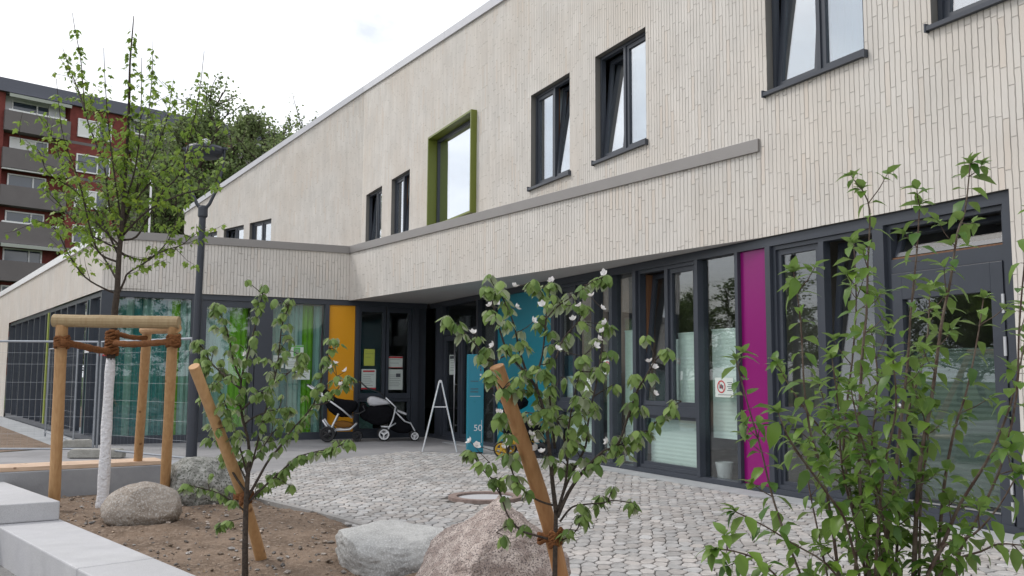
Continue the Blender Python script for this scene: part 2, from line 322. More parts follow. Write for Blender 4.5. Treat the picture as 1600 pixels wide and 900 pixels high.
cl=N.new('ShaderNodeMix'); cl.data_type='RGBA'; L.new(mrange(N,L,n2.outputs['Fac'],.35,.65,0,1),cl.inputs['Factor']); cl.inputs['A'].default_value=(9.6,10.0,10.8,1); cl.inputs['B'].default_value=(14.6,14.6,14.8,1)
mx=N.new('ShaderNodeMix'); mx.data_type='RGBA'; L.new(cov,mx.inputs['Factor']); L.new(sky.outputs[0],mx.inputs['A']); L.new(cl.outputs['Result'],mx.inputs['B'])
L.new(mx.outputs['Result'],bg.inputs[0]); bg.inputs[1].default_value=.1
sl=bpy.data.lights.new('Sun','SUN'); sl.energy=1.4; sl.angle=rad(11); sl.color=(1,.97,.93); so=bpy.data.objects.new('Sun',sl); C.objects.link(so)
sd=V((math.sin(SUN_AZ)*math.cos(SUN_EL),math.cos(SUN_AZ)*math.cos(SUN_EL),math.sin(SUN_EL))); so.rotation_euler=(-sd).to_track_quat('-Z','Y').to_euler(); so.location=(-10,5,30)
cd=bpy.data.cameras.new('Camera'); co=bpy.data.objects.new('Camera',cd); C.objects.link(co); co.location=CAM
from mathutils import Matrix
co.rotation_euler=Matrix((RT,UP,-fw)).transposed().to_euler(); cd.sensor_width=36; cd.lens=F_/1600*36; cd.clip_end=2000; cd.clip_start=.05
sc.camera=co
sc.view_settings.view_transform='Standard'; sc.view_settings.look='None'; sc.view_settings.exposure=.12; sc.view_settings.gamma=1
# ------------------------------------------------------------------ wall frames
class Fr:
    def __init__(s,p0,az):
        s.p0=V((p0[0],p0[1],0)); a=rad(az); s.t=V((math.sin(a),math.cos(a),0)); s.n=V((-s.t.y,s.t.x,0))
        if s.n.dot(CAM-s.p0)<0: s.n=-s.n
    def w(s,u,z,o=0): 
        p=s.p0+s.t*u+s.n*o; return V((p.x,p.y,z))
    def at(s,x,y,o=0):
        d=ray(x,y); k=((s.p0+s.n*o-CAM).dot(s.n))/d.dot(s.n); p=CAM+d*k; return (p-s.p0).dot(s.t),p.z
def wb(mb,fr,u0,u1,z0,z1,o0,o1,m=0):
    return mb.box8([fr.w(u0,z0,o0),fr.w(u1,z0,o0),fr.w(u1,z0,o1),fr.w(u0,z0,o1),fr.w(u0,z1,o0),fr.w(u1,z1,o0),fr.w(u1,z1,o1),fr.w(u0,z1,o1)],m)
G=Fr((4.605,8.351),-25.95); IC=V((-3.835,21.11,0)); Wf=Fr(IC,64.7); Sf=Fr(G.w(3.33,0,.003),-35.4); 
den=Sf.t.dot(Wf.n); IC=Sf.p0+Sf.t*((Wf.p0-Sf.p0).dot(Wf.n)/den); IC.z=0
Wf=Fr(IC,64.7); LC=Wf.w(-5.262,0); Lf=Fr(LC,-35.26)
UF=20.92; Ff=Fr(G.w(UF,0),-45)
ROOFZ=lambda u: 10.10-.0907*(UF-u)
def wall(fr,u0,u1,zb,zt,holes,name,parent,mats,reveal=.14,u_off=0,zt_fn=None):
    mb=MB(); us=sorted({u0,u1,*[h[0] for h in holes],*[h[1] for h in holes]}); 
    zs=sorted({zb,*[h[2] for h in holes],*[h[3] for h in holes]})
    for a,b in zip(us,us[1:]):
        for i,z0 in enumerate(zs):
            z1=zs[i+1] if i+1<len(zs) else None
            zc=(z0+z1)/2 if z1 else z0+.5; uc=(a+b)/2
            if any(h[0]<uc<h[1] and h[2]<zc<h[3] for h in holes): continue
            za=z1 if z1 else (zt_fn(a) if zt_fn else zt); zbb=z1 if z1 else (zt_fn(b) if zt_fn else zt)
            if za<=z0+1e-6 and zbb<=z0+1e-6: continue
            q=[fr.w(a,z0),fr.w(b,z0),fr.w(b,zbb),fr.w(a,za)]
            mb.quad(*q,0,[(a+u_off,z0),(b+u_off,z0),(b+u_off,zbb),(a+u_off,za)])
    for h in holes:
        a,b,z0,z1=h[:4]; r=-reveal
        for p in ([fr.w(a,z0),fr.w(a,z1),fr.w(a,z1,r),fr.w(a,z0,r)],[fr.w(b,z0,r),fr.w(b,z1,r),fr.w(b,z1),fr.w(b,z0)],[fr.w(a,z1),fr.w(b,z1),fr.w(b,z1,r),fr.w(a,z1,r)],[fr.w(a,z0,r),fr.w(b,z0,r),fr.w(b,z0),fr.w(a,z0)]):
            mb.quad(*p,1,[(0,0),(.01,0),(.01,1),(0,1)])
    return obj(name,mb,mats,parent)
BLD=thing('school_building',(4.605,8.351,0),'cream brick two-storey school with dark framed glazing and coloured panels','building')
def frame_rect(mb,fr,u0,u1,z0,z1,o0,o1,w,m=0,wt=None,wbm=None):
    wt=wt or w; wbm=wbm or w
    wb(mb,fr,u0,u0+w,z0,z1,o0,o1,m); wb(mb,fr,u1-w,u1,z0,z1,o0,o1,m)
    wb(mb,fr,u0+w,u1-w,z1-wt,z1,o0,o1,m); wb(mb,fr,u0+w,u1-w,z0,z0+wbm,o0,o1,m)
def rot_tilt(mb,i0,fr,z0,o,ang):
    # rotate the vertices from index i0 about the horizontal line (z0, offset o); the top leans inwards
    ca,sa=math.cos(ang),math.sin(ang)
    for i in range(i0,len(mb.v)):
        p=V(mb.v[i]); d=p-fr.p0; off=d.dot(fr.n)-o; zz=p.z-z0
        no=off*ca-zz*sa; nz_=off*sa+zz*ca
        q=p+fr.n*(no-off); q.z=z0+nz_; mb.v[i]=tuple(q)
def sash(fr,u0,u1,z0,z1,o,parent,tilt=0,glass='glass',w=.07,d=.06):
    mb=MB(); frame_rect(mb,fr,u0,u1,z0,z1,o-d,o,w); g=MB(); wb(g,fr,u0+w,u1-w,z0+w,z1-w,o-d*.6,o-d*.6+.008)
    if tilt: rot_tilt(mb,0,fr,z0,o-d,rad(tilt)); rot_tilt(g,0,fr,z0,o-d,rad(tilt))
    obj('sash',mb,M['frame'],parent); obj('pane',g,M[glass],parent)
# ---- walls
H_W=5.01; H_T=6.83
wins=[(-.82,.73,'L'),(1.6,3.17,'L'),(5.85,7.35,'L'),(8.22,9.73,'R'),(16.66,18.15,'R'),(19.0,20.53,'L')]
holes=[(a,b,H_W,H_T) for a,b,_ in wins]
GH=(12.36,14.95,5.0,7.2)
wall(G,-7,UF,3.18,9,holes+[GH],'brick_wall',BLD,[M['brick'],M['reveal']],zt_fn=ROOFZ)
wall(G,-7,-.03,-.3,3.18,[],'brick_pier',BLD,[M['brick'],M['reveal']])
# jamb of the pier + underside of brick above the glazing
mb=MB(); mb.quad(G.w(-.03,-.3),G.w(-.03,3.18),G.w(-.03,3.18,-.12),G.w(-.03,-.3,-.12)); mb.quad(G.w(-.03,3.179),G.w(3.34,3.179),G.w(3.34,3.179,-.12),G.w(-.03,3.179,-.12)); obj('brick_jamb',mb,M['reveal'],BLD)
# parapet wedge (front brick strip), wing front and wing side
SL=(IC-Sf.p0).dot(Sf.t)
wall(Sf,0,SL,3.18,4.3,[],'parapet_wall',BLD,[M['brick'],M['reveal']],u_off=3.33)
wall(Wf,-5.262,0,3.19,4.3,[],'wing_wall',BLD,[M['brick'],M['reveal']],u_off=3.1)
wall(Lf,0,15.1,3.19,4.3,[],'wing_side_wall',BLD,[M['brick'],M['reveal']],u_off=.7)
wall(Lf,15.1,24,-.3,4.3,[],'wing_end_wall',BLD,[M['brick'],M['reveal']],u_off=.7)
FROOF=lambda u: 10.10-.19*u
fw_=[(5.30,6.78,H_W,H_T),(7.2,8.68,H_W,H_T),(9.2,10.6,H_W,H_T)]
wall(Ff,0,11.95,4.0,9,fw_,'gable_wall',BLD,[M['brick'],M['reveal']],zt_fn=FROOF,u_off=2.2)
# closed backs and roofs
BK=13.0
def P(fr,u,z,o=0): return fr.w(u,z,o)
mb=MB()
e0=G.w(-7,0); e1=G.w(UF,0); e2=Ff.w(11.95,0); b0=G.w(-7,0,-BK); b1=G.w(UF+3,0,-BK); b2=Ff.w(11.95,0,-BK)
def up(p,z): return V((p.x,p.y,z))
zr=[ROOFZ(-7),ROOFZ(UF),FROOF(11.95)]
mb.quad(up(e0,zr[0]-.15),up(e1,zr[1]-.15),up(b1,zr[1]-.15),up(b0,zr[0]-.15)); mb.quad(up(e1,zr[1]-.15),up(e2,zr[2]-.15),up(b2,zr[2]-.15),up(b1,zr[1]-.15))
obj('roof',mb,M['copinglight'],BLD)
mb=MB(); mb.quad(up(b0,-.3),up(b1,-.3),up(b1,zr[1]),up(b0,zr[0])); mb.quad(up(b1,-.3),up(b2,-.3),up(b2,zr[2]),up(b1,zr[1])); mb.quad(up(e0,-.3),up(b0,-.3),up(b0,zr[0]),up(e0,zr[0])); mb.quad(up(e2,-.3),up(b2,-.3),up(b2,zr[2]),up(e2,zr[2]))
obj('rear_wall',mb,M['soffit'],BLD)
# low roof, soffit, ceilings
WG=None
d_=Wf.t; k=((G.p0-Wf.p0).dot(G.n))/(d_.dot(G.n)); WG=Wf.w(k,0); GUC=(WG-G.p0).dot(G.t)
mb=MB(); poly=[LC,IC,G.w(3.34,0),G.w(UF,0),Ff.w(11.95,0),Lf.w(24,0)]
mb.add([up(p,4.2) for p in poly],[tuple(range(6))]); obj('low_roof',mb,M['coping'],BLD)
mb=MB(); mb.add([up(p,3.182) for p in [G.w(3.36,0,-.05),Sf.w(.0,0,-.004),up(IC,0)+V((.01,-.01,0)),WG+V((.15,.1,0))]],[(0,1,2,3)]); obj('soffit',mb,M['soffit'],BLD)
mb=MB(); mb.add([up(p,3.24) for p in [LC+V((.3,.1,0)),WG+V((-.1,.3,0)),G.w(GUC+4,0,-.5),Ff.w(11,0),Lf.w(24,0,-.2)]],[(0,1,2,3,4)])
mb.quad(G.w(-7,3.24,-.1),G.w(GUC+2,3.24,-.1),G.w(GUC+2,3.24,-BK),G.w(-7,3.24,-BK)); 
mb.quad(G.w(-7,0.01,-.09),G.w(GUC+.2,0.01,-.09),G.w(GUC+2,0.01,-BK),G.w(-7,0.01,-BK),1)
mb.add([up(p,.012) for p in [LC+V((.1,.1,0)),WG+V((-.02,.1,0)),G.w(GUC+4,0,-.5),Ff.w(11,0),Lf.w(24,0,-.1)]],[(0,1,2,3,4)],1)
# room partitions a few metres behind the glass
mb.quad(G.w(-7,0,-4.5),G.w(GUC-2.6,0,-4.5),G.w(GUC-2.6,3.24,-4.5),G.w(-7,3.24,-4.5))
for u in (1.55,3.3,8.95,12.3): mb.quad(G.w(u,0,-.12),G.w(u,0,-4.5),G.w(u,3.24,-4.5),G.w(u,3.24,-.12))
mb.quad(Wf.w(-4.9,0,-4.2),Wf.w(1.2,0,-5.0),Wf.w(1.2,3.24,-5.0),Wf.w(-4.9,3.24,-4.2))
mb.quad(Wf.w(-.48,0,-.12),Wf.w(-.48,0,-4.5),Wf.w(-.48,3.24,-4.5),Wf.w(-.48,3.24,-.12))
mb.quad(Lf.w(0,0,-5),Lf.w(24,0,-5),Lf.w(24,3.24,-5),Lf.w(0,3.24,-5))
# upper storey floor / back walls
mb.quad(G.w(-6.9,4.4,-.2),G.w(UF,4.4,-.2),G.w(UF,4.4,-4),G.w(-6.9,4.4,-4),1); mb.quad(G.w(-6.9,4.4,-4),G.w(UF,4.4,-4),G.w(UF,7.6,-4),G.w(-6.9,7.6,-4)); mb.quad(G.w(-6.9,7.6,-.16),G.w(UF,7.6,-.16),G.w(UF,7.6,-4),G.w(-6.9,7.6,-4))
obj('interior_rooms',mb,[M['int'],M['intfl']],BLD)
# copings
mb=MB(); wb(mb,Sf,-.0,SL+.02,4.285,4.455,-.3,.035); obj('coping',mb,M['coping'],BLD,bevel=.004)
mb=MB(); wb(mb,Wf,-5.3,.02,4.285,4.455,-.3,.035); obj('coping',mb,M['coping'],BLD,bevel=.004)
mb=MB(); wb(mb,Lf,.03,24,4.285,4.46,-.3,.04); obj('coping',mb,M['copingwhite'],BLD,bevel=.004)
mb=MB()
for a,b in ((-7,2.5),(2.506,8.0),(8.006,14.2),(14.206,UF-.0)):
    mb.box8([G.w(a,ROOFZ(a),-.35),G.w(b,ROOFZ(b),-.35),G.w(b,ROOFZ(b),.05),G.w(a,ROOFZ(a),.05),G.w(a,ROOFZ(a)+.19,-.35),G.w(b,ROOFZ(b)+.19,-.35),G.w(b,ROOFZ(b)+.19,.05),G.w(a,ROOFZ(a)+.19,.05)])
obj('roof_coping',mb,M['copinglight'],BLD)
mb=MB(); a,b=.0,11.99
mb.box8([Ff.w(a,FROOF(a),-.35),Ff.w(b,FROOF(b),-.35),Ff.w(b,FROOF(b),.05),Ff.w(a,FROOF(a),.05),Ff.w(a,FROOF(a)+.19,-.35),Ff.w(b,FROOF(b)+.19,-.35),Ff.w(b,FROOF(b)+.19,.05),Ff.w(a,FROOF(a)+.19,.05)])
obj('roof_coping',mb,M['copinglight'],BLD)
# ---- upper windows
def upper_window(fr,u0,u1,side,sill=True,z0=H_W,z1=H_T,glass='glassup'):
    o=-.10; mb=MB(); frame_rect(mb,fr,u0+.004,u1-.004,z0+.004,z1-.004,o-.08,o,.05); um=(u0+u1)/2; wb(mb,fr,um-.03,um+.03,z0+.05,z1-.05,o-.08,o)
    f=obj('window',mb,M['frame'],BLD)
    tl=(um+.03,u1-.05); tr=(u0+.05,um-.03)     # image left = larger u
    sash(fr,*tl,z0+.05,z1-.05,o-.02,f,tilt=5 if side=='L' else 0,glass=glass)
    sash(fr,*tr,z0+.05,z1-.05,o-.02,f,tilt=5 if side=='R' else 0,glass=glass)
    mb=MB(); fx=tr if side=='L' else tl
    n=14
    for i in range(n):
        a=fx[0]-.02+(fx[1]-fx[0]+.04)*i/n; b=fx[0]-.02+(fx[1]-fx[0]+.04)*(i+1)/n; oa=o-.22-(.03 if i%2 else 0); ob=o-.22-(0 if i%2 else .03)
        mb.quad(fr.w(a,z0,oa),fr.w(b,z0,ob),fr.w(b,z1,ob),fr.w(a,z1,oa))
    obj('curtain',mb,M['curtainw'],f)
    mb=MB(); wb(mb,fr,u0+.06,u1-.06,z0+.0,z0+.012,-.2,-.55); 
    for uu in (um-.012,): wb(mb,fr,uu,uu+.024,z0+.05,z1-.05,o-.12,o-.085)
    obj('inner_board',mb,M['oak'],f)
    if sill:
        mb=MB(); wb(mb,fr,u0-.03,u1+.03,z0-.045,z0+.003,-.1,.055); wb(mb,fr,u0-.045,u0-.025,z0-.06,z0+.03,-.01,.06); wb(mb,fr,u1+.025,u1+.045,z0-.06,z0+.03,-.01,.06); obj('sill',mb,M['frame'],f)
for a,b,s in wins: upper_window(G,a,b,s)
for i,h in enumerate(fw_): upper_window(Ff,h[0],h[1],'L' if i==1 else 'N',sill=False)
# green framed box window
mb=MB(); a,b,z0,z1=GH
frame_rect(mb,G,a-.04,b+.04,z0-.04,z1+.04,-.5,.14,.045)
bw=obj('box_window',mb,M['olive'],BLD)
mb=MB(); frame_rect(mb,G,a+.01,b-.01,z0+.01,z1-.01,-.15,-.09,.075); obj('inner_frame',mb,M['frame'],bw)
mb=MB(); wb(mb,G,a+.08,b-.08,z0+.08,z1-.08,-.13,-.12); obj('pane',mb,M['glassbox'],bw)
mb=MB(); wb(mb,G,a+.06,b-.06,z0+.06,z1-.06,-.40,-.38); obj('roller_blind',mb,M['curtainw'],bw)
# ---- ground-floor glazing along the main front
O=-.10
def bar(name,items,parent=BLD,m='frame'):
    mb=MB()
    for it in items: wb(mb,*it)
    return obj(name,mb,M[m],parent)
bar('head_rail',[(G,-.025,GUC-.02,3.06,3.176,O-.1,O+.06)])
bar('base_rail',[(G,-.025,GUC-.02,-.02,.075,O-.1,O+.06)])
for u,w in ((.02,.09),(1.53,.14),(3.27,.09),(3.87,.06),(4.72,.07),(6.27,.09),(6.95,.09),(7.5,.09),(8.9,.13),(11.38,.08),(12.28,.09),(14.5,.4)):
    bar('mullion',[(G,u-w/2,u+w/2,.076,3.059,O-.1,O+.075)])
def panel(fr,u0,u1,z0,z1,m,name,o=O): 
    mb=MB(); wb(mb,fr,u0,u1,z0,z1,o-.03,o+.02); return obj(name,mb,M[m],BLD,bevel=.003)
panel(G,3.315,3.84,.077,3.058,'purple','magenta_panel'); panel(G,8.966,11.34,.077,3.058,'teal','teal_panel')
def glasspart(fr,u0,u1,z0,z1,name='pane',parent=BLD,m='glass',o=O-.02):
    mb=MB(); wb(mb,fr,u0,u1,z0,z1,o-.008,o); return obj(name,mb,M[m],parent)
def blindpart(fr,u0,u1,z0,z1,parent,o=O-.16,m='blind'):
    mb=MB(); n=max(2,int((z1-z0)/.028))
    for i in range(n):
        a=z0+(z1-z0)*i/n; b=z0+(z1-z0)*(i+1)/n; oa=o-(.003 if i%2 else 0); ob=o-(0 if i%2 else .003)
        mb.quad(fr.w(u0,a,oa),fr.w(u1,a,oa),fr.w(u1,b,ob),fr.w(u0,b,ob))
    wb(mb,fr,u0,u1,z1,z1+.02,o-.02,o+.01)
    return obj('blind',mb,M[m],parent)
# fixed bays
b1=glasspart(G,3.9,4.685,.076,3.059,'fixed_pane'); blindpart(G,3.905,4.68,.6,2.07,b1)
b2=glasspart(G,6.32,6.9,.076,3.059,'fixed_pane'); blindpart(G,6.33,6.89,.1,2.15,b2)
b3=glasspart(G,7.0,7.45,.076,3.059,'fixed_pane'); blindpart(G,7.01,7.44,.1,1.5,b3)
mb=MB(); 
for i in range(12): mb.quad(G.w(6.98+.04*i,.1,O-.3-(.03 if i%2 else 0)),G.w(7.02+.04*i,.1,O-.3-(0 if i%2 else .03)),G.w(7.02+.04*i,3.05,O-.3-(0 if i%2 else .03)),G.w(6.98+.04*i,3.05,O-.3-(.03 if i%2 else 0)))
obj('curtain',mb,M['curtainbr'],b3)
b4=glasspart(G,11.42,12.235,.076,3.059,'fixed_pane',m='glassdark')
def win_unit(u0,u1,tilt_side,frost=True,blind=True,bz=2.05):
    mb=MB(); o=O; frame_rect(mb,G,u0,u1,.077,3.058,o-.08,o+.03,.05); um=(u0+u1)/2
    wb(mb,G,u0+.05,u1-.05,.86,1.0,o-.08,o+.03); wb(mb,G,um-.04,um+.04,1.0,3.008,o-.08,o+.03)
    f=obj('window',mb,M['frame'],BLD)
    sash(G,um+.04,u1-.05,1.0,3.008,o-.0,f,tilt=6 if tilt_side=='L' else 0)
    sash(G,u0+.05,um-.04,1.0,3.008,o-.0,f,tilt=6 if tilt_side=='R' else 0)
    frame=MB(); frame_rect(frame,G,u0+.05,u1-.05,.127,.86,o-.06,o+.0,.045); obj('lower_frame',frame,M['frame'],f)
    glasspart(G,u0+.095,u1-.095,.172,.815,'lower_pane',f)
    if frost: blindpart(G,u0+.1,u1-.1,.13,.85,f,o=O-.12,m='blind')
    if blind:
        blindpart(G,u0+.09,um-.05,1.0,bz,f,o=O-.14) if tilt_side!='R' else None
        blindpart(G,um+.05,u1-.09,1.0,bz,f,o=O-.14) if tilt_side!='L' else None
    if tilt_side=='L': mb=MB(); wb(mb,G,u1-.054,u1-.05,1.0,3.0,O-.25,O-.085); wb(mb,G,um+.05,u1-.09,1.0,2.0,O-.42,O-.40,1); obj('inner_board',mb,[M['oak'],M['blind']],f)
    return f
w1=win_unit(1.6,3.22,'R',frost=False,blind=False)
w2=win_unit(4.76,6.22,'L'); w3=win_unit(7.55,8.83,'N',bz=1.42)
mb=MB(); wb(mb,G,2.42,3.1,.13,1.3,O-.5,O-.48); obj('low_screen',mb,M['int'],w1)
mb=MB()
for i in range(30): 
    a=7.62+.04*i; mb.quad(G.w(a,1.0,O-.3-(.03 if i%2 else 0)),G.w(a+.04,1.0,O-.3-(0 if i%2 else .03)),G.w(a+.04,3.05,O-.3-(0 if i%2 else .03)),G.w(a,3.05,O-.3-(.03 if i%2 else 0)))
obj('curtain',mb,M['curtainbr'],w3)
# door with hopper window, right
o=O
mb=MB(); frame_rect(mb,G,.066,1.46,.0,3.058,o-.08,o+.02,.05); wb(mb,G,.116,1.41,2.53,2.68,o-.08,o+.02); dframe=obj('door_frame',mb,M['frame'],BLD)
mb=MB(); i0=0; frame_rect(mb,G,.12,1.405,2.685,3.0,o-.07,o-.01,.05); rot_tilt(mb,0,G,2.685,o-.07,rad(24)); obj('hopper_sash',mb,M['frame'],dframe)
mb=MB(); wb(mb,G,.17,1.355,2.735,2.95,o-.04,o-.032); rot_tilt(mb,0,G,2.685,o-.07,rad(24)); obj('hopper_pane',mb,M['glass'],dframe)
mb=MB(); wb(mb,G,.117,1.409,2.681,2.70,o-.2,o-.0); obj('hopper_board',mb,M['oak'],dframe)
mb=MB(); frame_rect(mb,G,.12,1.405,.02,2.525,o-.06,o+.035,.13,wt=.28,wbm=.16); door=obj('door',mb,M['frame'],BLD,bevel=.004)
glasspart(G,.25,1.275,.18,2.245,'door_pane',door,o=o-.01); blindpart(G,.26,1.27,.2,1.7,door,o=o-.10,m='frost')
mb=MB(); wb(mb,G,.245,1.28,.165,.18,o+.0,o+.045); obj('weather_bar',mb,M['steel'],door)
mb=MB(); mb.lathe(G.w(1.36,1.13,o+.035),[(.03,0),(.03,.008),(.012,.012),(.012,.045),(.028,.05),(.032,.07),(.022,.085)],16,axis=G.n); obj('door_knob',mb,M['steel'],door,smooth=True)
for z in (2.12,1.72,.45,.2):
    mb=MB(); mb.tube([G.w(.115,z-.09,o+.05),G.w(.115,z+.09,o+.05)],.016,10); obj('hinge',mb,M['alu'],door)
# entrance doors in the recess
for (a,b,hu) in ((13.3,14.28,13.42),(12.33,13.27,12.42)):
    mb=MB(); frame_rect(mb,G,a,b,.02,2.36,o-.06,o+.03,.12,wbm=.16); d2=obj('entrance_door',mb,M['frame'],BLD)
    glasspart(G,a+.12,b-.12,.18,2.24,'door_pane',d2,m='glassdark')
    mb=MB(); mb.tube([G.w(hu,.2,o+.11),G.w(hu,2.3,o+.11)],.017,10)
    for z in (.35,1.25,2.15): mb.tube([G.w(hu,z,o+.03),G.w(hu,z,o+.11)],.01,8)
    obj('pull_handle',mb,M['steel'],d2,smooth=True)
bar('door_transom',[(G,12.33,14.28,2.37,2.5,o-.08,o+.04)]); glasspart(G,12.33,14.28,2.5,3.059,'transom_pane',m='glassdark')
# ---- wing front glazing
bar('head_rail',[(Wf,-5.0,k-.02,3.07,3.187,O-.1,O+.06)])
bar('base_rail',[(Wf,-5.0,k-.02,-.02,.15,O-.1,O+.06)])
for u0,u1 in ((-5.255,-4.99),(-3.46,-3.27),(-2.09,-1.72),(-.53,-.44),(.185,.27),(1.58,1.75)):
    bar('mullion',[(Wf,u0,u1,(-.02 if u0<-5 else .151),3.069 if u0>-5 else 3.187,O-.1,O+.08)])
def band_curtain(u0,u1,bands,parent,z0=.05,z1=3.05):
    for (a,b,m) in bands:
        mb=MB(); n=max(2,int((b-a)/.05))
        for i in range(n):
            p=a+(b-a)*i/n; q=a+(b-a)*(i+1)/n; op=-.30-(.035 if i%2 else 0); oq=-.30-(0 if i%2 else .035)
            mb.quad(Wf.w(p,z0,op),Wf.w(q,z0,oq),Wf.w(q,z1,oq),Wf.w(p,z1,op))
        obj('curtain',mb,M[m],parent)
p=glasspart(Wf,-4.99,-3.46,.151,3.069,'fixed_pane',m='glasswing')
band_curtain(0,0,[(-4.98,-4.75,'tealcl'),(-4.75,-4.6,'mint'),(-4.6,-4.42,'tealcl'),(-4.42,-4.22,'mint'),(-4.22,-3.92,'tealcl'),(-3.92,-3.84,'mint'),(-3.84,-3.66,'lime'),(-3.66,-3.44,'mint')],p)
p=bar('glass_door',[(Wf,-3.26,-3.14,.15,3.068,O-.08,O+.03),(Wf,-2.2,-2.1,.15,3.068,O-.08,O+.03),(Wf,-3.14,-2.2,2.93,3.068,O-.08,O+.03),(Wf,-3.14,-2.2,.15,.3,O-.08,O+.03)])
glasspart(Wf,-3.14,-2.2,.3,2.93,'door_pane',p,m='glasswing'); band_curtain(0,0,[(-3.14,-2.62,'mint'),(-2.62,-2.22,'lime')],p)
p=glasspart(Wf,-1.72,-.53,.151,3.069,'fixed_pane',m='glasswing')
band_curtain(0,0,[(-1.72,-1.5,'mint'),(-1.5,-1.3,'tealcl'),(-1.3,-1.0,'mint'),(-1.0,-.74,'lime'),(-.74,-.54,'mint')],p)
panel(Wf,-.438,.183,.151,3.068,'yellow','amber_panel')
for (a,b) in ((.27,.93),(.95,1.57)):
    mb=MB(); frame_rect(mb,Wf,a,b,.9,3.068,O-.08,O+.03,.07,wt=.13,wbm=.13); f=obj('window',mb,M['frame'],BLD); glasspart(Wf,a+.07,b-.07,1.03,2.94,'pane',f,m='glassdark')
    mb=MB(); frame_rect(mb,Wf,a,b,.151,.89,O-.08,O+.02,.06); f=obj('lower_window',mb,M['frame'],BLD); glasspart(Wf,a+.06,b-.06,.21,.83,'pane',f,m='glassdark')
    mb=MB(); wb(mb,Wf,a+.06,b-.2 if a<.5 else b-.06,.1,.83,-.33,-.31); obj('low_screen',mb,M['mint'] if a<.5 else M['int'],f)
bar('corner_panel',[(Wf,1.75,k-.02,.15,3.069,O-.06,O+.01)])
# ---- wing side glazing
bar('head_rail',[(Lf,.05,15.08,3.08,3.187,O-.1,O+.05)]); bar('base_rail',[(Lf,.05,15.08,-.3,.13,O-.1,O+.06)])
for i,u in enumerate((.12,1.25,1.55,2.9,4.0,4.9,5.8,6.55,7.3,8.3,9.4,10.6,12.0,13.4,15.0)):
    bar('mullion',[(Lf,u-.05,u+.05,.13,3.08,O-.1,O+.08)])
bar('lime_fin',[(Lf,6.68,6.82,.13,3.08,O-.1,O+.1)],m='limefin'); bar('teal_fin',[(Lf,1.31,1.49,.13,3.08,O-.1,O+.05)],m='tealcl')
glasspart(Lf,.17,15.0,.13,3.08,'glazing',m='glassup')
# lights in the foyer ceiling and soffit
for p in (Wf.w(1.2,3.22,-1.3),Wf.w(.6,3.22,-2.4)):
    mb=MB(); mb.lathe(p,[(.06,-.015),(.06,.0)],16); solo('ceiling_light',mb,M['light'],p,'small warm ceiling light behind the foyer glass, '+('nearer the inner corner' if p.y<24 else 'deeper inside'),'light',group='ceiling lights in the foyer')
exec_marker=1
# ================================================================== GROUND
def sheet(name,poly,z,m,kind='structure'):
    mb=MB(); mb.add([(p[0],p[1],z) for p in poly],[tuple(range(len(poly)))]); o=obj(name,mb,M[m]); o['kind']=kind; return o
mb=MB(); mb.add([(-900,-900,-.31),(900,-900,-.31),(900,900,-.31),(-900,900,-.31)],[(0,1,2,3)]); struct('ground',mb,M['grass'])
sheet('lower_paving',[(-14,9.5),(-14,-12),(14,-12),(4.2,-.6),(-4.32,8.9),(-6.1,7.8),(-8,9)],-.302,'asphalt')
RW=[(6.4,-3.2),(3.5,.0),(-.3,4.35),(-2.17,6.48),(-4.35,8.97),(-5.89,10.64)]        # seat-wall line: inner edge of the blocks
Bf=Fr((-3.71,11.91),0); Bf.t=V((-.817,-.576,0)).normalized(); Bf.n=V((.576,-.817,0)).normalized()
KB=[(-3.72,11.98),(-3.42,11.3),(-3.15,10.9),(-2.61,10.26),(-1.96,9.52),(-1.23,8.56),(-.75,7.66),(-.42,6.95),(.05,6.0),(.62,5.15),(1.4,4.25),(2.4,3.3),(3.6,1.9),(6.4,-2.6)]
BL=[Bf.w(u,0) for u in (0,2.5,6,12)]; BL=[(p.x,p.y) for p in BL]
up_poly=RW[:5]+[BL[1],BL[2],BL[3],(-120,-40),(-400,200),(-400,800),(600,800),(600,-300)]
mb=MB(); mb.prism(up_poly,-.30,-.09); struct('terrain',mb,M['grass'])
pave=[(-3.75,11.9),BL[1],BL[2],BL[3],(-30,2),(-34,12),(-12.5,16.6),(-9.39,16.93),(-8.87,17.88),(-8.5,18.7),(-8.5,19.3),(-3.5,21.9),(-1.6,22.4),(2.0,16.0),(7,6),(7,-3),(5,-3)]+KB[::-1][1:]
sheet('pavement',pave,-.012,'paveflag')
st=[Lf.w(-.2,0,.0),Lf.w(24,0,.0),Lf.w(24,0,.75),Lf.w(-.6,0,.75)]; sheet('path_strip',[(p.x,p.y) for p in st],-.008,'strip')
p1=Lf.w(-.5,0,.76); p2=Lf.w(24,0,.76); 
mb=MB(); random.seed(3)
def soil_grid(poly,step,zf,mb):
    def inside(x,y):
        c=False; n=len(poly)
        for i in range(n):
            x1,y1=poly[i]; x2,y2=poly[(i+1)%n]
            if (y1>y)!=(y2>y) and x<(x2-x1)*(y-y1)/(y2-y1)+x1: c=not c
        return c
    xs=[p[0] for p in poly]; ys=[p[1] for p in poly]; nx=int((max(xs)-min(xs))/step)+2; ny=int((max(ys)-min(ys))/step)+2; idx={}
    for i in range(nx):
        for j in range(ny):
            cx=min(xs)+(i+.5)*step; cy=min(ys)+(j+.5)*step
            if not inside(cx,cy): continue
            q=[]
            for a,b in ((i,j),(i+1,j),(i+1,j+1),(i,j+1)):
                if (a,b) not in idx:
                    x=min(xs)+a*step; y=min(ys)+b*step; idx[(a,b)]=len(mb.v); mb.v.append((x,y,zf(x,y)))
                q.append(idx[(a,b)])
            mb.f.append(tuple(q)); mb.m.append(0)
    return inside
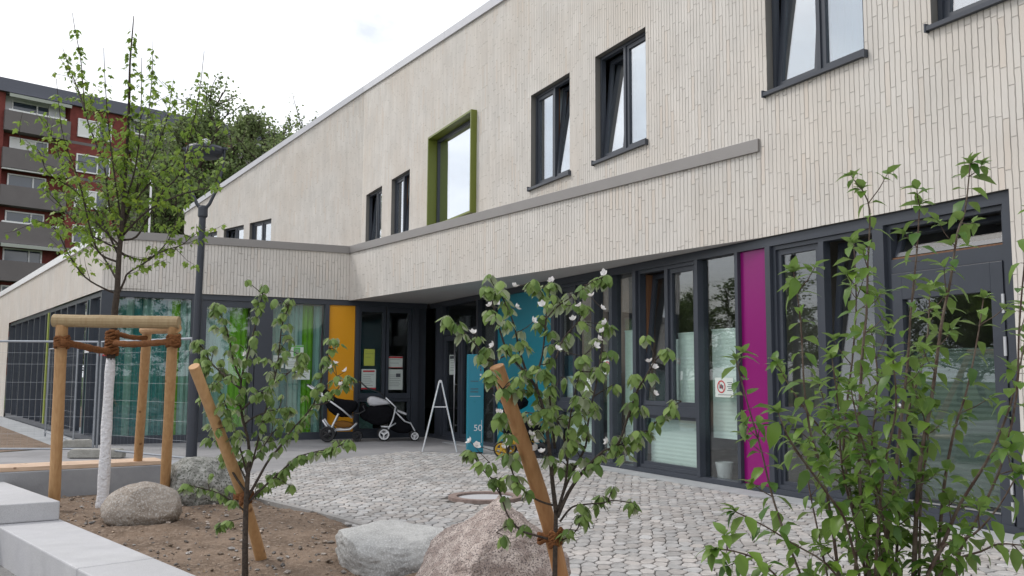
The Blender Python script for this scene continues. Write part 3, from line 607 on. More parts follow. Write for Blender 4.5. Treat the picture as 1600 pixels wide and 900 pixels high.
def sz(x,y):
    a=noise.noise(V((x*1.3,y*1.3,0)))*.035+noise.noise(V((x*5,y*5,3)))*.016+noise.noise(V((x*17,y*17,7)))*.009
    for (bx,by,br) in ((-3.52,8.85,.40),(-3.43,10.35,.46),(-.86,6.93,.58),(-.10,6.05,.52)):
        q=math.hypot(x-bx,y-by)/br
        if q<1.5: a+=.055*max(0,1-abs(q-.95)/.55)
    return -.022+a
bed=[(RW[3][0],RW[3][1]),(RW[4][0],RW[4][1]),(RW[5][0]+.05,RW[5][1]-.0),(-3.74,11.93)]+KB[1:12]+[(1.9,1.95),(-.3,4.35)]
bed_in=soil_grid([(a,b) for a,b in bed],.035,sz,mb); struct('soil_bed',mb,M['soil'],smooth=True)
mb=MB(); bed2=[(-9.42,16.95),(-8.95,17.85),(p1.x,p1.y),(p2.x,p2.y),(-40,34),(-40,19)]
mb.add([(x,y,-.004) for x,y in bed2],[tuple(range(6))]); struct('soil_strip',mb,M['soil'])
# kerb between bed and cobbles
mb=MB(); kp=[V((x,y,0)) for x,y in KB]
def side(pts,i):
    a=pts[max(0,i-1)]; b=pts[min(len(pts)-1,i+1)]; t=(b-a).normalized(); return V((-t.y,t.x,0))
for i in range(len(kp)-1):
    s0,s1=side(kp,i)*.035,side(kp,i+1)*.035; a,b=kp[i],kp[i+1]
    q=[a-s0,b-s1,b+s1,a+s0]; mb.box8([up(p,-.15) for p in q]+[up(p,.022) for p in q])
struct('kerb',mb,M['kerb'])
# gutter strip in front of the main glazing
q=[G.w(-2,0,-.02),G.w(13.2,0,-.02),G.w(13.2,0,.36),G.w(-2,0,.36)]; 
mb=MB(); mb.prism([(p.x,p.y) for p in q],-.06,.010); struct('gutter',mb,M['strip'])
# cobbles
cob=[KB[0],(-4.2,12.94),(-3.54,13.86),(-2.89,15.9),(-1.95,17.5),(-.9,16.9),(-.15,17.15)]
q=[G.w(u,0,.36) for u in (9.6,-2.2)]; cob+= [(p.x,p.y) for p in q]+[(7.2,-1)]+KB[::-1][1:-1]
sheet('joint_bed',cob,-.004,'joint')
def in_poly(poly,x,y):
    c=False; n=len(poly)
    for i in range(n):
        x1,y1=poly[i]; x2,y2=poly[(i+1)%n]
        if (y1>y)!=(y2>y) and x<(x2-x1)*(y-y1)/(y2-y1)+x1: c=not c
    return c
mb=MB(); random.seed(11); aw,bh=.178,.108; ca,sa=math.cos(rad(82)),math.sin(rad(82))
def jit(i,j,k):
    rr=random.Random(i*7919+j*104729+k*31); return (rr.uniform(-.034,.034),rr.uniform(-.022,.022))
MH=V((-.3,10.79,0))
for j in range(-90,110):
    for i in range(-40,110):
        cx=(i+(j%2)*.5)*aw; cy=j*bh
        X=cx*ca-cy*sa; Y=cx*sa+cy*ca+2
        if Y<-1 or not (-6<X<7.3): continue
        if not in_poly(cob,X,Y): continue
        if (V((X,Y,0))-MH).length<.50: continue
        hexv=[]
        for kx,(di,dj) in enumerate(((.5,1/3.),(0,2/3.),(-.5,1/3.),(-.5,-1/3.),(0,-2/3.),(.5,-1/3.))):
            vx=cx+di*aw; vy=cy+dj*bh*1.0
            key=(round(vx/(aw/2)),round(vy/(bh/3))); jx,jy=jit(key[0],key[1],1)
            vx+=jx; vy+=jy; hexv.append((vx,vy))
        mx_=sum(p[0] for p in hexv)/6; my_=sum(p[1] for p in hexv)/6
        rr=random.Random(i*31+j*977); hz=rr.uniform(.005,.010); tx,ty=rr.uniform(-.02,.02),rr.uniform(-.02,.02)
        def ring(s,z):
            out=[]
            # 12-gon by rounding corners
            for a in range(6):
                p=hexv[a]; nx=hexv[(a+1)%6]; pv=hexv[a-1]
                for t,o_ in ((.20,pv),(.20,nx)):
                    x=p[0]*(1-t)+o_[0]*t; y=p[1]*(1-t)+o_[1]*t
                    x=mx_+(x-mx_)*s; y=my_+(y-my_)*s
                    zz=z+(x-mx_)*tx+(y-my_)*ty if z>0 else z
                    out.append((x*ca-y*sa,x*sa+y*ca+2,zz))
            return out
        if Y>14: 
            r0=ring(.915,-.004); r1=ring(.865,hz); mb.add(r0+r1,[(k,(k+1)%12,12+(k+1)%12,12+k) for k in range(12)]+[tuple(range(12,24))])
        else:
            r0=ring(.92,-.004); r1=ring(.90,hz*.7); r2=ring(.83,hz); 
            mb.add(r0+r1+r2,[(k,(k+1)%12,12+(k+1)%12,12+k) for k in range(12)]+[(12+k,12+(k+1)%12,24+(k+1)%12,24+k) for k in range(12)]+[tuple(range(24,36))])
struct('cobblestones',mb,M['stone'])
# manhole
t=thing('manhole_cover',MH,'round concrete-filled manhole cover with rusty ring set in the cobbles','manhole cover')
mb=MB(); mb.lathe(MH+V((0,0,-.02)),[(.33,0),(.33,.028),(.325,.030)],40); obj('cover_plate',mb,M['conc'],t)
mb=MB(); n=48
for k in range(n):
    a,b=2*math.pi*k/n,2*math.pi*(k+1)/n
    for (r0,z0,r1,z1) in ((.335,.01,.335,.034),(.335,.034,.43,.034),(.43,.034,.435,-.02)):
        mb.quad(MH+V((r0*math.cos(a),r0*math.sin(a),z0)),MH+V((r0*math.cos(b),r0*math.sin(b),z0)),MH+V((r1*math.cos(b),r1*math.sin(b),z1)),MH+V((r1*math.cos(a),r1*math.sin(a),z1)))
obj('iron_ring',mb,M['rust'],t)
# ================================================================== SEAT BLOCKS AND BENCH
def block(poly,z0,z1,label,name='concrete_block'):
    mb=MB(); mb.prism(poly,z0,z1); return solo(name,mb,M['conc'],(poly[0][0],poly[0][1],z0),label,'concrete block',group='pale concrete seat blocks around the bed',bevel=.012)
block([(-4.33,8.9),(-5.89,10.64),(-7.6,9.55),(-6.03,7.75)],.022,.2,'pale concrete block raised one step above the others at the left edge')
block([(-4.76,9.43),(-5.25,9.15),(-3.125,6.715),(-2.715,7.105)],-.32,.02,'long low pale concrete block whose near end joins another at a thin gap')
d=V((.659,-.752,0)); a=V((-3.118,6.707,0)); b=V((-2.71,7.098,0)); a2=a+d*3.0; b2=b+d*3.0
block([(a.x,a.y),(a2.x,a2.y),(b2.x,b2.y),(b.x,b.y)],-.32,.02,'nearest low pale concrete block, running out of the bottom edge beside the soil')
block([(-4.80,8.66),(-5.27,9.14),(-7.0,8.0),(-6.4,7.5)],-.32,.018,'low pale concrete slab under the front of the raised block')
t=thing('bench',Bf.w(0,0),'long low concrete wall bench topped with pale wooden slats behind the staked tree','bench')
mb=MB(); wb(mb,Bf,-.12,12,-.3,.300,-.60,0); obj('base',mb,M['concw'],t,bevel=.01)
for i in range(5):
    mb=MB(); wb(mb,Bf,.72,11.9,.302,.352,-.045-.105*i-.09,-.045-.105*i); obj('slat',mb,M['slat'],t,bevel=.004)
# ================================================================== ROCKS
import bmesh
def rock(name,c,scale,rotz,planes,mt,label,seed,amp=.06,freq=2.2,sink=.1,sub=6,extra=None,rough=.07):
    bm=bmesh.new(); bmesh.ops.create_icosphere(bm,subdivisions=sub,radius=1)
    of=V((seed*3.1,seed*1.7,seed))
    for v in bm.verts:
        p=v.co.copy()
        for n,dd in planes:
            n=V(n).normalized(); e=p.dot(n)-dd
            if e>0: p-=n*e*(.9 if name!='x' and seed!=5 else .78)
        q=p*freq+of; dsp=noise.fractal(q,1.0,2.1,5)*amp+abs(noise.noise(q*.7))*amp*.8+noise.noise(q*6)*amp*.16+noise.noise(q*15)*amp*rough
        if extra: p=extra(p)
        p=p*(1+dsp)
        v.co=p
    me=bpy.data.meshes.new(name); 
    ca,sa=math.cos(rotz),math.sin(rotz)
    for v in bm.verts:
        x,y,z=v.co.x*scale[0],v.co.y*scale[1],v.co.z*scale[2]; v.co=(x*ca-y*sa,x*sa+y*ca,z+scale[2]-sink)
    bm.to_mesh(me); bm.free(); me.materials.append(M[mt]); me.polygons.foreach_set('use_smooth',[True]*len(me.polygons))
    o=bpy.data.objects.new(name,me); C.objects.link(o); o.location=c; return setp(o,label,'boulder',group='boulders in the planting bed')
rock('boulder',(-3.52,8.85,-.02),(.36,.30,.24),.1,[((.4,-.6,.3),.78),((-.5,.2,.8),.85)],'rock1','rounded sandy boulder in front of the white tree trunk',1,.05,1.6,.07)
rock('boulder',(-3.43,10.35,-.02),(.46,.42,.34),.3,[((0,0,1),.82),((-1,-.3,.1),.8),((.7,-.5,.5),.8)],'rock2','dark grey lichened boulder at the foot of the lamp post',2,.06,1.8,.12)
rock('boulder',(-.86,6.93,-.03),(.56,.46,.27),-.35,[((.08,-.12,1),.52),((-.75,-.62,-.1),.66),((-.9,.3,.5),.80),((.8,-.3,.5),.8),((.3,.9,.6),.74)],'rock3','flat pale grey boulder with a dark undercut side beside the kerb',5,.06,1.7,.13,rough=.08)
rock('boulder',(-.10,6.05,-.05),(.55,.44,.44),.18,[((-.78,-.25,.62),.40),((.72,-.1,.62),.56),((.1,-1,.35),.60),((.2,.9,.6),.6),((-.15,-.75,.7),.60),((.95,-.2,.1),.78)],'rock4','pink speckled granite boulder, tallest and nearest, behind the flowering sapling',4,.13,1.7,.16,rough=.13)
random.seed(5)
mb=MB(); cnt=0
while cnt<1500:
    x=random.uniform(-5.8,1.5); y=random.uniform(3.5,12)
    if not bed_in(x,y): continue
    cnt+=1
    r=random.choice([.006,.008,.010,.014,.022])*random.uniform(.6,1.4); z=sz(x,y)+r*.3; a=random.uniform(0,6.3)
    pts=[]
    for q in ((1,0,0),(0,1,0),(-1,0,0),(0,-1,0),(0,0,1),(0,0,-1),(.65,.65,.5),(-.65,.65,.5),(-.65,-.65,.5),(.65,-.65,.5)):
        s=r*random.uniform(.75,1.25); X,Y=q[0]*math.cos(a)-q[1]*math.sin(a)*.7,q[0]*math.sin(a)+q[1]*math.cos(a)*.7; pts.append((x+X*s,y+Y*s,z+q[2]*s*.65))
    mb.add(pts,[(4,6,7),(4,7,8),(4,8,9),(4,9,6),(0,1,6),(1,7,6),(1,2,7),(2,8,7),(2,3,8),(3,9,8),(3,0,9),(0,6,9),(5,1,0),(5,2,1),(5,3,2),(5,0,3)])
o=obj('pebbles',mb,M['pebble']); o['kind']='stuff'; o['label']='small pebbles and clods scattered over the bare soil'; o['category']='pebbles'
random.seed(15); mb=MB()
for _ in range(520):
    x=random.uniform(-5.6,1.2); y=random.uniform(4,11.5)
    if not bed_in(x,y): continue
    a=random.uniform(0,6.3); l=random.uniform(.012,.05); z=sz(x,y)+.006; w_=random.uniform(.002,.007)
    ux,uy=math.cos(a),math.sin(a)
    mb.add([(x,y,z),(x+ux*l*.5-uy*w_,y+uy*l*.5+ux*w_,z+.008),(x+ux*l,y+uy*l,z+.001),(x+ux*l*.5+uy*w_,y+uy*l*.5-ux*w_,z+.004)],[(0,1,2),(0,2,3)])
o=obj('plant_litter',mb,M['litter']); o['kind']='stuff'; o['label']='dry bits of bark and straw strewn over the soil'; o['category']='litter'
# ================================================================== LAMP
LP=gnd(304,722); LP=V((-4.93,14.2,0))
t=thing('street_lamp',LP,'dark grey street lamp with a round flat head on a forked yoke','street lamp')
mb=MB(); mb.tube([LP+V((0,0,-.1)),LP+V((0,0,1.75)),LP+V((.003,0,1.85)),LP+V((.03,0,4.02))],[.083,.083,.058,.052],20); obj('pole',mb,M['lamppost'],t,smooth=False)
mb=MB(); T=LP+V((.03,0,4.02)); mb.lathe(T,[(.06,-.12),(.075,-.1),(.075,.04),(.05,.07)],18)
for s in (-1,1):
    mb.tube([T+V((s*.02,0,.0)),T+V((s*.10,0,.10)),T+V((s*.21,0,.34)),T+V((s*.29,0,.66)),T+V((s*.31,0,.98))],[.03,.028,.024,.02,.02],8)
    mb.box(T+V((s*.30-.05,-.03,.975)),T+V((s*.30+.05,.03,1.01)))
obj('yoke',mb,M['lamppost'],t)
mb=MB(); mb.lathe(T+V((0,0,.93)),[(.12,-.09),(.20,-.08),(.27,-.04),(.29,.0),(.29,.05),(.27,.085),(.2,.10),(.1,.11)],32); obj('head',mb,M['lamppost'],t,smooth=False)
mb=MB(); mb.lathe(T+V((0,0,1.03)),[(.075,0),(.085,.03),(.07,.10),(.03,.12)],18); obj('sensor_cap',mb,M['lamplens'],t,smooth=True)
mb=MB(); mb.lathe(LP+V((0,0,0)),[(.10,0),(.10,.03),(.085,.04)],18); obj('collar',mb,M['lamppost'],t)
# ================================================================== FENCES
def fence(a,b,label,wire=.11):
    a=V((a[0],a[1],0)); b=V((b[0],b[1],0)); t=thing('mesh_fence',a,label,'fence',group='temporary mesh fence panels')
    mb=MB(); z0,z1=.12,2.0; dd=(b-a)
    mb.tube([a+V((0,0,.02)),a+V((0,0,z1))],.021,8); mb.tube([b+V((0,0,.02)),b+V((0,0,z1))],.021,8); mb.tube([a+V((0,0,z1)),b+V((0,0,z1))],.019,8); mb.tube([a+V((0,0,z0)),b+V((0,0,z0))],.017,8); obj('frame',mb,M['galv'],t)
    mb=MB(); n=int(dd.length/wire)
    for i in range(1,n): p=a+dd*(i/n); mb.tube([p+V((0,0,z0)),p+V((0,0,z1))],.0008,4,cap=False)
    for z in (.38,.68,.98,1.28,1.6,1.8): mb.tube([a+V((0,0,z)),b+V((0,0,z))],.0014,4,cap=False)
    obj('wire_mesh',mb,M['galv'],t); return t
fence((-7.31,16.23),(-5.08,14.48),'temporary mesh fence panel running from the corner post towards the lamp')
fence((-10.75,16.0),(-7.36,16.2),'temporary mesh fence panel crossing in front of the side glazing at left edge')
fence((-8.62,18.1),(-10.6,20.9),'temporary mesh fence panel standing close along the side glazing behind the other two')
def foot(p,rz,label,L_=.7):
    t=MB(); ca,sa=math.cos(rz),math.sin(rz)
    prof=[(-L_/2,0),(-L_/2,.10),(-L_/2+.06,.145),(L_/2-.06,.145),(L_/2,.10),(L_/2,0)]
    vs=[]
    for s in (-.115,.115):
        for (x,z) in prof: vs.append((p[0]+x*ca-s*sa,p[1]+x*sa+s*ca,z))
    t.add(vs,[tuple(range(5,-1,-1)),tuple(range(6,12))]+[(i,(i+1)%6,6+(i+1)%6,6+i) for i in range(6)])
    solo('fence_block',t,M['concb'],(p[0],p[1],0),label,'fence foot',group='concrete fence feet',bevel=.01)
foot((-7.15,15.9),.12,'concrete fence foot just behind the wooden bench slats',.9)
foot((-8.55,18.15),.3,'concrete fence foot by the dark corner post of the low wing',.55)
mb=MB(); sp=Wf.w(-5.17,0,.1); z=1.88
for uu in (0,): mb.box8([Wf.w(-5.235,z-.07,-.01),Wf.w(-5.095,z-.07,-.01),Wf.w(-5.095,z-.07,.0),Wf.w(-5.235,z-.07,.0),Wf.w(-5.235,z+.07,-.01),Wf.w(-5.095,z+.07,-.01),Wf.w(-5.095,z+.07,.0),Wf.w(-5.235,z+.07,.0)])
wb(mb,Wf,-5.205,-5.15,z-.035,z+.03,.001,.003,1); wb(mb,Wf,-5.15,-5.125,z-.02,z+.04,.001,.003,1)
solo('safety_sign',mb,[M['red'],M['white']],sp,'small red square sign with white symbol on the dark corner post','sign')
mb=MB(); wb(mb,Lf,1.1,1.5,1.9,2.0,-.02,.0); solo('door_plate',mb,M['white'],Lf.w(1.3,1.9),'small white plate on the teal fin of the side glazing','plate')
# ================================================================== PYLON
pc=V((-.70,17.06,0)); t=thing('info_pylon',pc,'tall teal rectangular information pylon with the number 50 beside the entrance','pylon')
Pf=Fr((pc.x-.17,pc.y+.02),0); ang=rad(8); Pf.t=V((math.cos(ang),math.sin(ang),0)); Pf.n=V((math.sin(ang),-math.cos(ang),0)); Pf.p0=V((-.815,17.05,0))
mb=MB(); wb(mb,Pf,0,.30,0,1.84,-.24,0); obj('body',mb,M['pylon'],t,bevel=.004)
mb=MB(); wb(mb,Pf,.015,.285,-.0,.03,-.22,.003); obj('foot_plate',mb,M['black'],t)
def text(s,fr,u,z,size,m,parent,off=.003,name='lettering'):
    cu=bpy.data.curves.new('txt','FONT'); cu.body=s; cu.size=size; cu.extrude=.001
    to=bpy.data.objects.new('txt',cu); C.objects.link(to); dg=bpy.context.evaluated_depsgraph_get(); dg.update(); me=bpy.data.meshes.new_from_object(to.evaluated_get(dg))
    mb=MB(); tt=fr.t
    mb.add([tuple(fr.w(u,z,off)+tt*v.co.x+V((0,0,v.co.y))+fr.n*v.co.z) for v in me.vertices],[tuple(p.vertices) for p in me.polygons])
    bpy.data.objects.remove(to); return obj(name,mb,M[m],parent)
text('50',Pf,.115,.42,.165,'white',t)
mb=MB(); wb(mb,Pf,.262,.268,.2,.62,.0005,.003)
for z,w,h in ((1.44,.03,.035),(1.38,.035,.025)): wb(mb,Pf,.225,.225+w,z,z+h,.0005,.003)
wb(mb,Pf,.04,.24,1.055,1.062,.0005,.003); obj('white_marks',mb,M['white'],t)
mb=MB()
for z,h in ((1.70,.045),(1.64,.03),(1.585,.035),(1.53,.04)): wb(mb,Pf,.225,.252,z,z+h,.0005,.003)
for z in (1.34,1.325,1.20,1.185,1.145,1.13): wb(mb,Pf,.05,.2,z,z+.007,.0005,.002)
obj('dark_symbols',mb,M['print'],t)
mb=MB(); mb.lathe(Pf.w(.13,.96,.0),[(.022,0),(.022,.003)],16,axis=Pf.n); obj('round_button',mb,M['teal'],t)
# ================================================================== FOLDING TRESTLE
tc_=V((-1.37,17.6,0)); t=thing('folding_stand',tc_,'open folding metal stand shaped like a letter A on the smooth paving','stand')
xa=V((1,.1,0)).normalized(); ya=V((-.1,1,0)).normalized(); ap=1.33
for s in (-1,1):
    for w_ in (-.22,.22):
        mb=MB(); mb.tube([tc_+xa*(.325*s+.02*w_)+ya*w_,tc_+xa*(.02*s)+ya*(w_*.35)+V((0,0,ap))],.0155,6); obj('leg',mb,M['alu'],t)
    mb=MB()
    for f in (.12,.62): 
        q=lambda w_: (tc_+xa*(.325*s))*(1-f)+(tc_+xa*(.02*s)+V((0,0,ap)))*f+ya*(w_*(1-.65*f)); mb.tube([q(-.22),q(.22)],.009,6)
    obj('rung',mb,M['alu'],t)
mb=MB(); 
for w_ in (-.14,.14): mb.tube([tc_+xa*-.13+ya*w_+V((0,0,.84)),tc_+xa*.13+ya*w_+V((0,0,.84))],.007,6)
obj('spreader',mb,M['alu'],t)
mb=MB(); mb.tube([tc_+ya*-.12+V((0,0,ap)),tc_+ya*.12+V((0,0,ap))],.03,8); obj('hinge_head',mb,M['alu'],t)
# ================================================================== STROLLERS
def stroller(base,ang,kind,label,mirror=1,sc_=1.13):
    base=V(base); X=V((math.cos(ang),math.sin(ang),0))*mirror*sc_; Y=V((-math.sin(ang),math.cos(ang),0))*sc_; Z=V((0,0,sc_))
    P_=lambda x,z,y=0: base+X*x+Z*z+Y*y
    t=thing('stroller',base,label,'stroller',group='strollers parked at the entrance')
    def wheel(x,r,y,w,rimm,spokes=3,rr=.72):
        mb=MB(); n=28; ax=Y.normalized()
        prof=[(r*.78,-w/2),(r*.93,-w/2),(r,-w*.25),(r,w*.25),(r*.93,w/2),(r*.78,w/2)]
        o_=len(mb.v)
        for rr_,h in prof:
            for k in range(n):
                a=2*math.pi*k/n; mb.v.append(tuple(P_(x+rr_*math.cos(a),r+rr_*math.sin(a),y+h)))
        for i in range(len(prof)):
            i2=(i+1)%len(prof)
            for k in range(n): k2=(k+1)%n; mb.f.append((i*n+k,i*n+k2,i2*n+k2,i2*n+k)); mb.m.append(0)
        tyre=obj('wheel',mb,M['black'],t,smooth=True)
        mb=MB()
        for k in range(n):
            a,b=2*math.pi*k/n,2*math.pi*(k+1)/n
            for yy in (-w*.4,w*.4):
                q=lambda R,A: P_(x+R*math.cos(A),r+R*math.sin(A),y+yy); mb.quad(q(r*.6,a),q(r*.6,b),q(r*.79,b),q(r*.79,a))
            mb.quad(P_(x+r*.6*math.cos(a),r+r*.6*math.sin(a),y-w*.4),P_(x+r*.6*math.cos(b),r+r*.6*math.sin(b),y-w*.4),P_(x+r*.6*math.cos(b),r+r*.6*math.sin(b),y+w*.4),P_(x+r*.6*math.cos(a),r+r*.6*math.sin(a),y+w*.4))
        for s in range(spokes):
            a=2*math.pi*s/spokes+.5
            mb.tube([P_(x,r,y),P_(x+r*.65*math.cos(a),r+r*.65*math.sin(a),y)],[r*.17,r*.12],6)
        mb.tube([P_(x,r,y-w*.6),P_(x,r,y+w*.6)],r*.2,10); obj('rim',mb,M[rimm],tyre)
    def tubes(name,paths,r,m):
        mb=MB()
        for pth,ys in paths:
            for y in ys: mb.tube([P_(x,z,y) for x,z in pth],r,8)
            if len(ys)==2: mb.tube([P_(pth[-1][0],pth[-1][1],y) for y in ys],r*.8,8)
        return obj(name,mb,M[m],t,smooth=True)
    def shell(name,prof,y0,y1,m,puff=.03):
        mb=MB(); n=len(prof); cx=sum(p[0] for p in prof)/n; cz=sum(p[1] for p in prof)/n; rings=[]
        for f,y in ((.98,y0),(1.14,y0*.86+y1*.14),(1.18,.5*(y0+y1)),(1.14,y0*.14+y1*.86),(.98,y1)):
            rings.append([P_(cx+(p[0]-cx)*f,cz+(p[1]-cz)*f,y) for p in prof])
        o_=0
        for r_ in rings: mb.v.extend([tuple(p) for p in r_])
        for i in range(4):
            for k in range(n): mb.f.append((i*n+k,i*n+(k+1)%n,(i+1)*n+(k+1)%n,(i+1)*n+k)); mb.m.append(0)
        mb.f.append(tuple(range(n-1,-1,-1))); mb.m.append(0); mb.f.append(tuple(range(4*n,5*n))); mb.m.append(0)
        o=obj(name,mb,M[m],t); s=o.modifiers.new('s','SUBSURF'); s.levels=1; s.render_levels=1; return o
    if kind=='double':   # silver rimmed
        for y in (-.26,.26): wheel(0,.13,y,.045,'white'); 
        for y in (-.24,-.17,.17,.24): wheel(.60,.095,y,.03,'white')
        tubes('handle',[([(-.46,1.13),(-.35,1.03),(-.09,.94),(.2,.66)],(-.24,.24)),([(-.46,1.13),(-.47,1.12)],(0,))],.014,'black')
        mb=MB(); mb.tube([P_(-.46,1.13,-.24),P_(-.5,1.15,0),P_(-.46,1.13,.24)],.016,8); obj('grip',mb,M['black'],t)
        tubes('frame',[([(.02,.84),(.22,.66),(.17,.42),(.08,.22),(0,.13)],(-.25,.25)),([(-.06,.28),(.1,.27),(.22,.34)],(-.25,.25)),([(.2,.58),(.4,.38),(.52,.34),(.6,.2),(.6,.1)],(-.21,.21))],.017,'alu')
        shell('canopy',[(-.33,.84),(-.30,.66),(-.1,.70),(.1,.71),(.13,.75),(-.02,.80),(-.2,.86)],-.24,.24,'silverfab')
        shell('seat',[(-.32,.68),(.14,.68),(.17,.5),(.08,.34),(-.12,.3),(-.3,.36),(-.38,.5)],-.23,.23,'fabric')
        shell('bag',[(-.34,.7),(-.44,.74),(-.5,.6),(-.46,.46),(-.36,.38),(-.26,.4)],-.2,.2,'fabric')
        shell('footrest',[(.2,.55),(.34,.5),(.5,.36),(.55,.2),(.4,.14),(.12,.2),(.1,.4)],-.19,.19,'fabric')
        mb=MB(); mb.tube([P_(.26,.58,-.22),P_(.42,.52,-.22),P_(.42,.52,.22),P_(.26,.58,.22)],.02,8); obj('snack_tray',mb,M['silverfab'],t)
    elif kind=='pram':
        wheel(0,.15,-.27,.05,'black',6); wheel(0,.15,.27,.05,'black',6); wheel(.56,.10,-.1,.045,'black',5); wheel(.56,.10,.1,.045,'black',5)
        tubes('handle',[([(-.40,1.08),(.26,.62),(.45,.46)],(-.26,.26))],.02,'alu')
        mb=MB(); mb.tube([P_(-.40,1.08,-.26),P_(-.42,1.09,0),P_(-.40,1.08,.26)],.022,8); obj('grip',mb,M['black'],t)
        tubes('frame',[([(.20,.54),(.08,.28),(0,.15)],(-.26,.26)),([(.14,.22),(.42,.235),(.54,.34)],(-.24,.24)),([(-.1,.42),(-.02,.3),(.14,.2)],(-.26,.26))],.022,'alu')
        shell('seat',[(-.1,1.0),(.02,.96),(.12,.78),(.46,.80),(.53,.72),(.5,.6),(.4,.58),(.42,.48),(.1,.5),(-.04,.7)],-.2,.2,'fabric')
        shell('basket',[(.1,.42),(.5,.36),(.48,.27),(.12,.24)],-.18,.18,'mustard')
        tubes('bumper_bar',[([(.42,.52),(.6,.54),(.7,.6),(.66,.68)],(-.18,.18))],.014,'black')
    else:
        wheel(0,.13,-.25,.05,'yellowpl',5); wheel(0,.13,.25,.05,'yellowpl',5); wheel(.62,.12,-.22,.05,'black',5); wheel(.62,.12,.22,.05,'black',5)
        tubes('handle',[([(-.15,.98),(.05,.8),(.3,.4),(.6,.14)],(-.24,.24))],.016,'black')
        mb=MB(); mb.tube([P_(-.15,.98,-.24),P_(-.17,.99,0),P_(-.15,.98,.24)],.018,8); obj('grip',mb,M['black'],t)
        tubes('frame',[([(.05,.8),(.15,.4),(0,.13)],(-.25,.25)),([(0,.17),(.3,.2),(.62,.16)],(-.2,.2))],.016,'black')
        shell('canopy',[(-.05,.86),(.1,.96),(.3,.94),(.36,.8),(.1,.7)],-.22,.22,'fabric')
        shell('seat',[(-.02,.8),(.14,.8),(.2,.56),(.5,.54),(.6,.4),(.5,.26),(.1,.28),(.0,.4)],-.2,.2,'fabric')
        shell('basket',[(.05,.3),(.5,.3),(.48,.2),(.1,.18)],-.18,.18,'yellowpl')
aW=math.atan2(Wf.t.y,Wf.t.x)
def at_W(px,py): 
    g=gnd(px,py); return (g.x,g.y,0)
g1=gnd(509,690.5); stroller((g1.x,g1.y+.25,0),aW*.3,'pram','black stroller with thick silver frame and mustard basket in front of the amber panel')
g2=gnd(597,689); stroller((g2.x,g2.y+.25,0),aW*.35,'double','black stroller with silver hood and white spoked wheels under the door notices')
g3=gnd(803,716); stroller((g3.x-.15,g3.y+.35,0),rad(-14),'buggy','black stroller with yellow wheel rims half hidden behind the pylon and stake')
# ================================================================== NOTICES
def notice(fr,u0,u1,z0,z1,label,head=None,lines=5,o=O+.0,cat='notice',paper='paper',blocks=()):
    mb=MB(); ms=[M[paper],M['print'],M[head] if head else M['print']]
    wb(mb,fr,u0,u1,z0,z1,o,o+.003)
    a,b=min(u0,u1),max(u0,u1); h=z1-z0; w=b-a
    if head: wb(mb,fr,a+.0*w,b-.0*w,z1-.16*h,z1-.02*h,o+.0035,o+.005,2)
    rnd=random.Random(int(abs(u0)*1000))
    for i in range(lines):
        z=z1-h*(.27+.62*i/max(1,lines)); wb(mb,fr,a+.12*w,b-(.12+.3*rnd.random())*w,z-.006,z,o+.0035,o+.0045,1)
    for (x0,x1,y0,y1,mi) in blocks: wb(mb,fr,a+x0*w,a+x1*w,z0+y0*h,z0+y1*h,o+.005,o+.006,mi)
    return solo('notice',mb,ms,fr.w((u0+u1)/2,z0,o),label,cat,group='paper notices on the glass')
notice(Wf,.42,.68,1.67,2.06,'small yellow-green notice above a white one on the left door leaf','yelgreen',3,paper='yelgreen',blocks=((.05,.95,.05,.5,0),))
n1=notice(Wf,.37,.72,1.12,1.59,'large white notice with red bottom strip on the left leaf of the entrance pair',None,7,blocks=((0,1,0,.08,2),(.1,.9,.86,.94,2)))
n1.data.materials[2]=M['red']
notice(Wf,1.02,1.37,1.63,1.90,'small white notice with red line on the right leaf of the entrance pair','red',2,blocks=((.0,1,.0,.05,2),))
notice(Wf,1.01,1.38,1.11,1.59,'large pale notice with a dark picture on the right leaf of the entrance pair',None,7,blocks=((.55,.85,.62,.8,1),))
notice(Wf,-1.68,-1.44,1.60,1.88,'small plain white notice on the teal curtained pane left of two others',None,3)
notice(Wf,-1.30,-1.0,1.85,2.12,'small notice with a green ring, uppermost on the curtained pane','green',0,blocks=((.25,.75,.1,.8,2),(.36,.64,.25,.65,0)))
notice(Wf,-1.40,-1.08,1.58,1.82,'white sheet notice below the green ringed notice',None,4)
notice(Wf,-1.16,-.84,1.34,1.56,'white sheet notice, lowest on the curtained pane near the amber panel',None,3)
notice(G,13.62,13.98,1.47,1.92,'pale green notice on the glass of the open entrance door',None,5,o=O+.005,blocks=((.1,.9,.8,.95,1),))
notice(G,7.6+.02,7.6+.30,1.16,1.42,'small white notice low on the tall window beside the teal panel',None,3,o=O+.012)
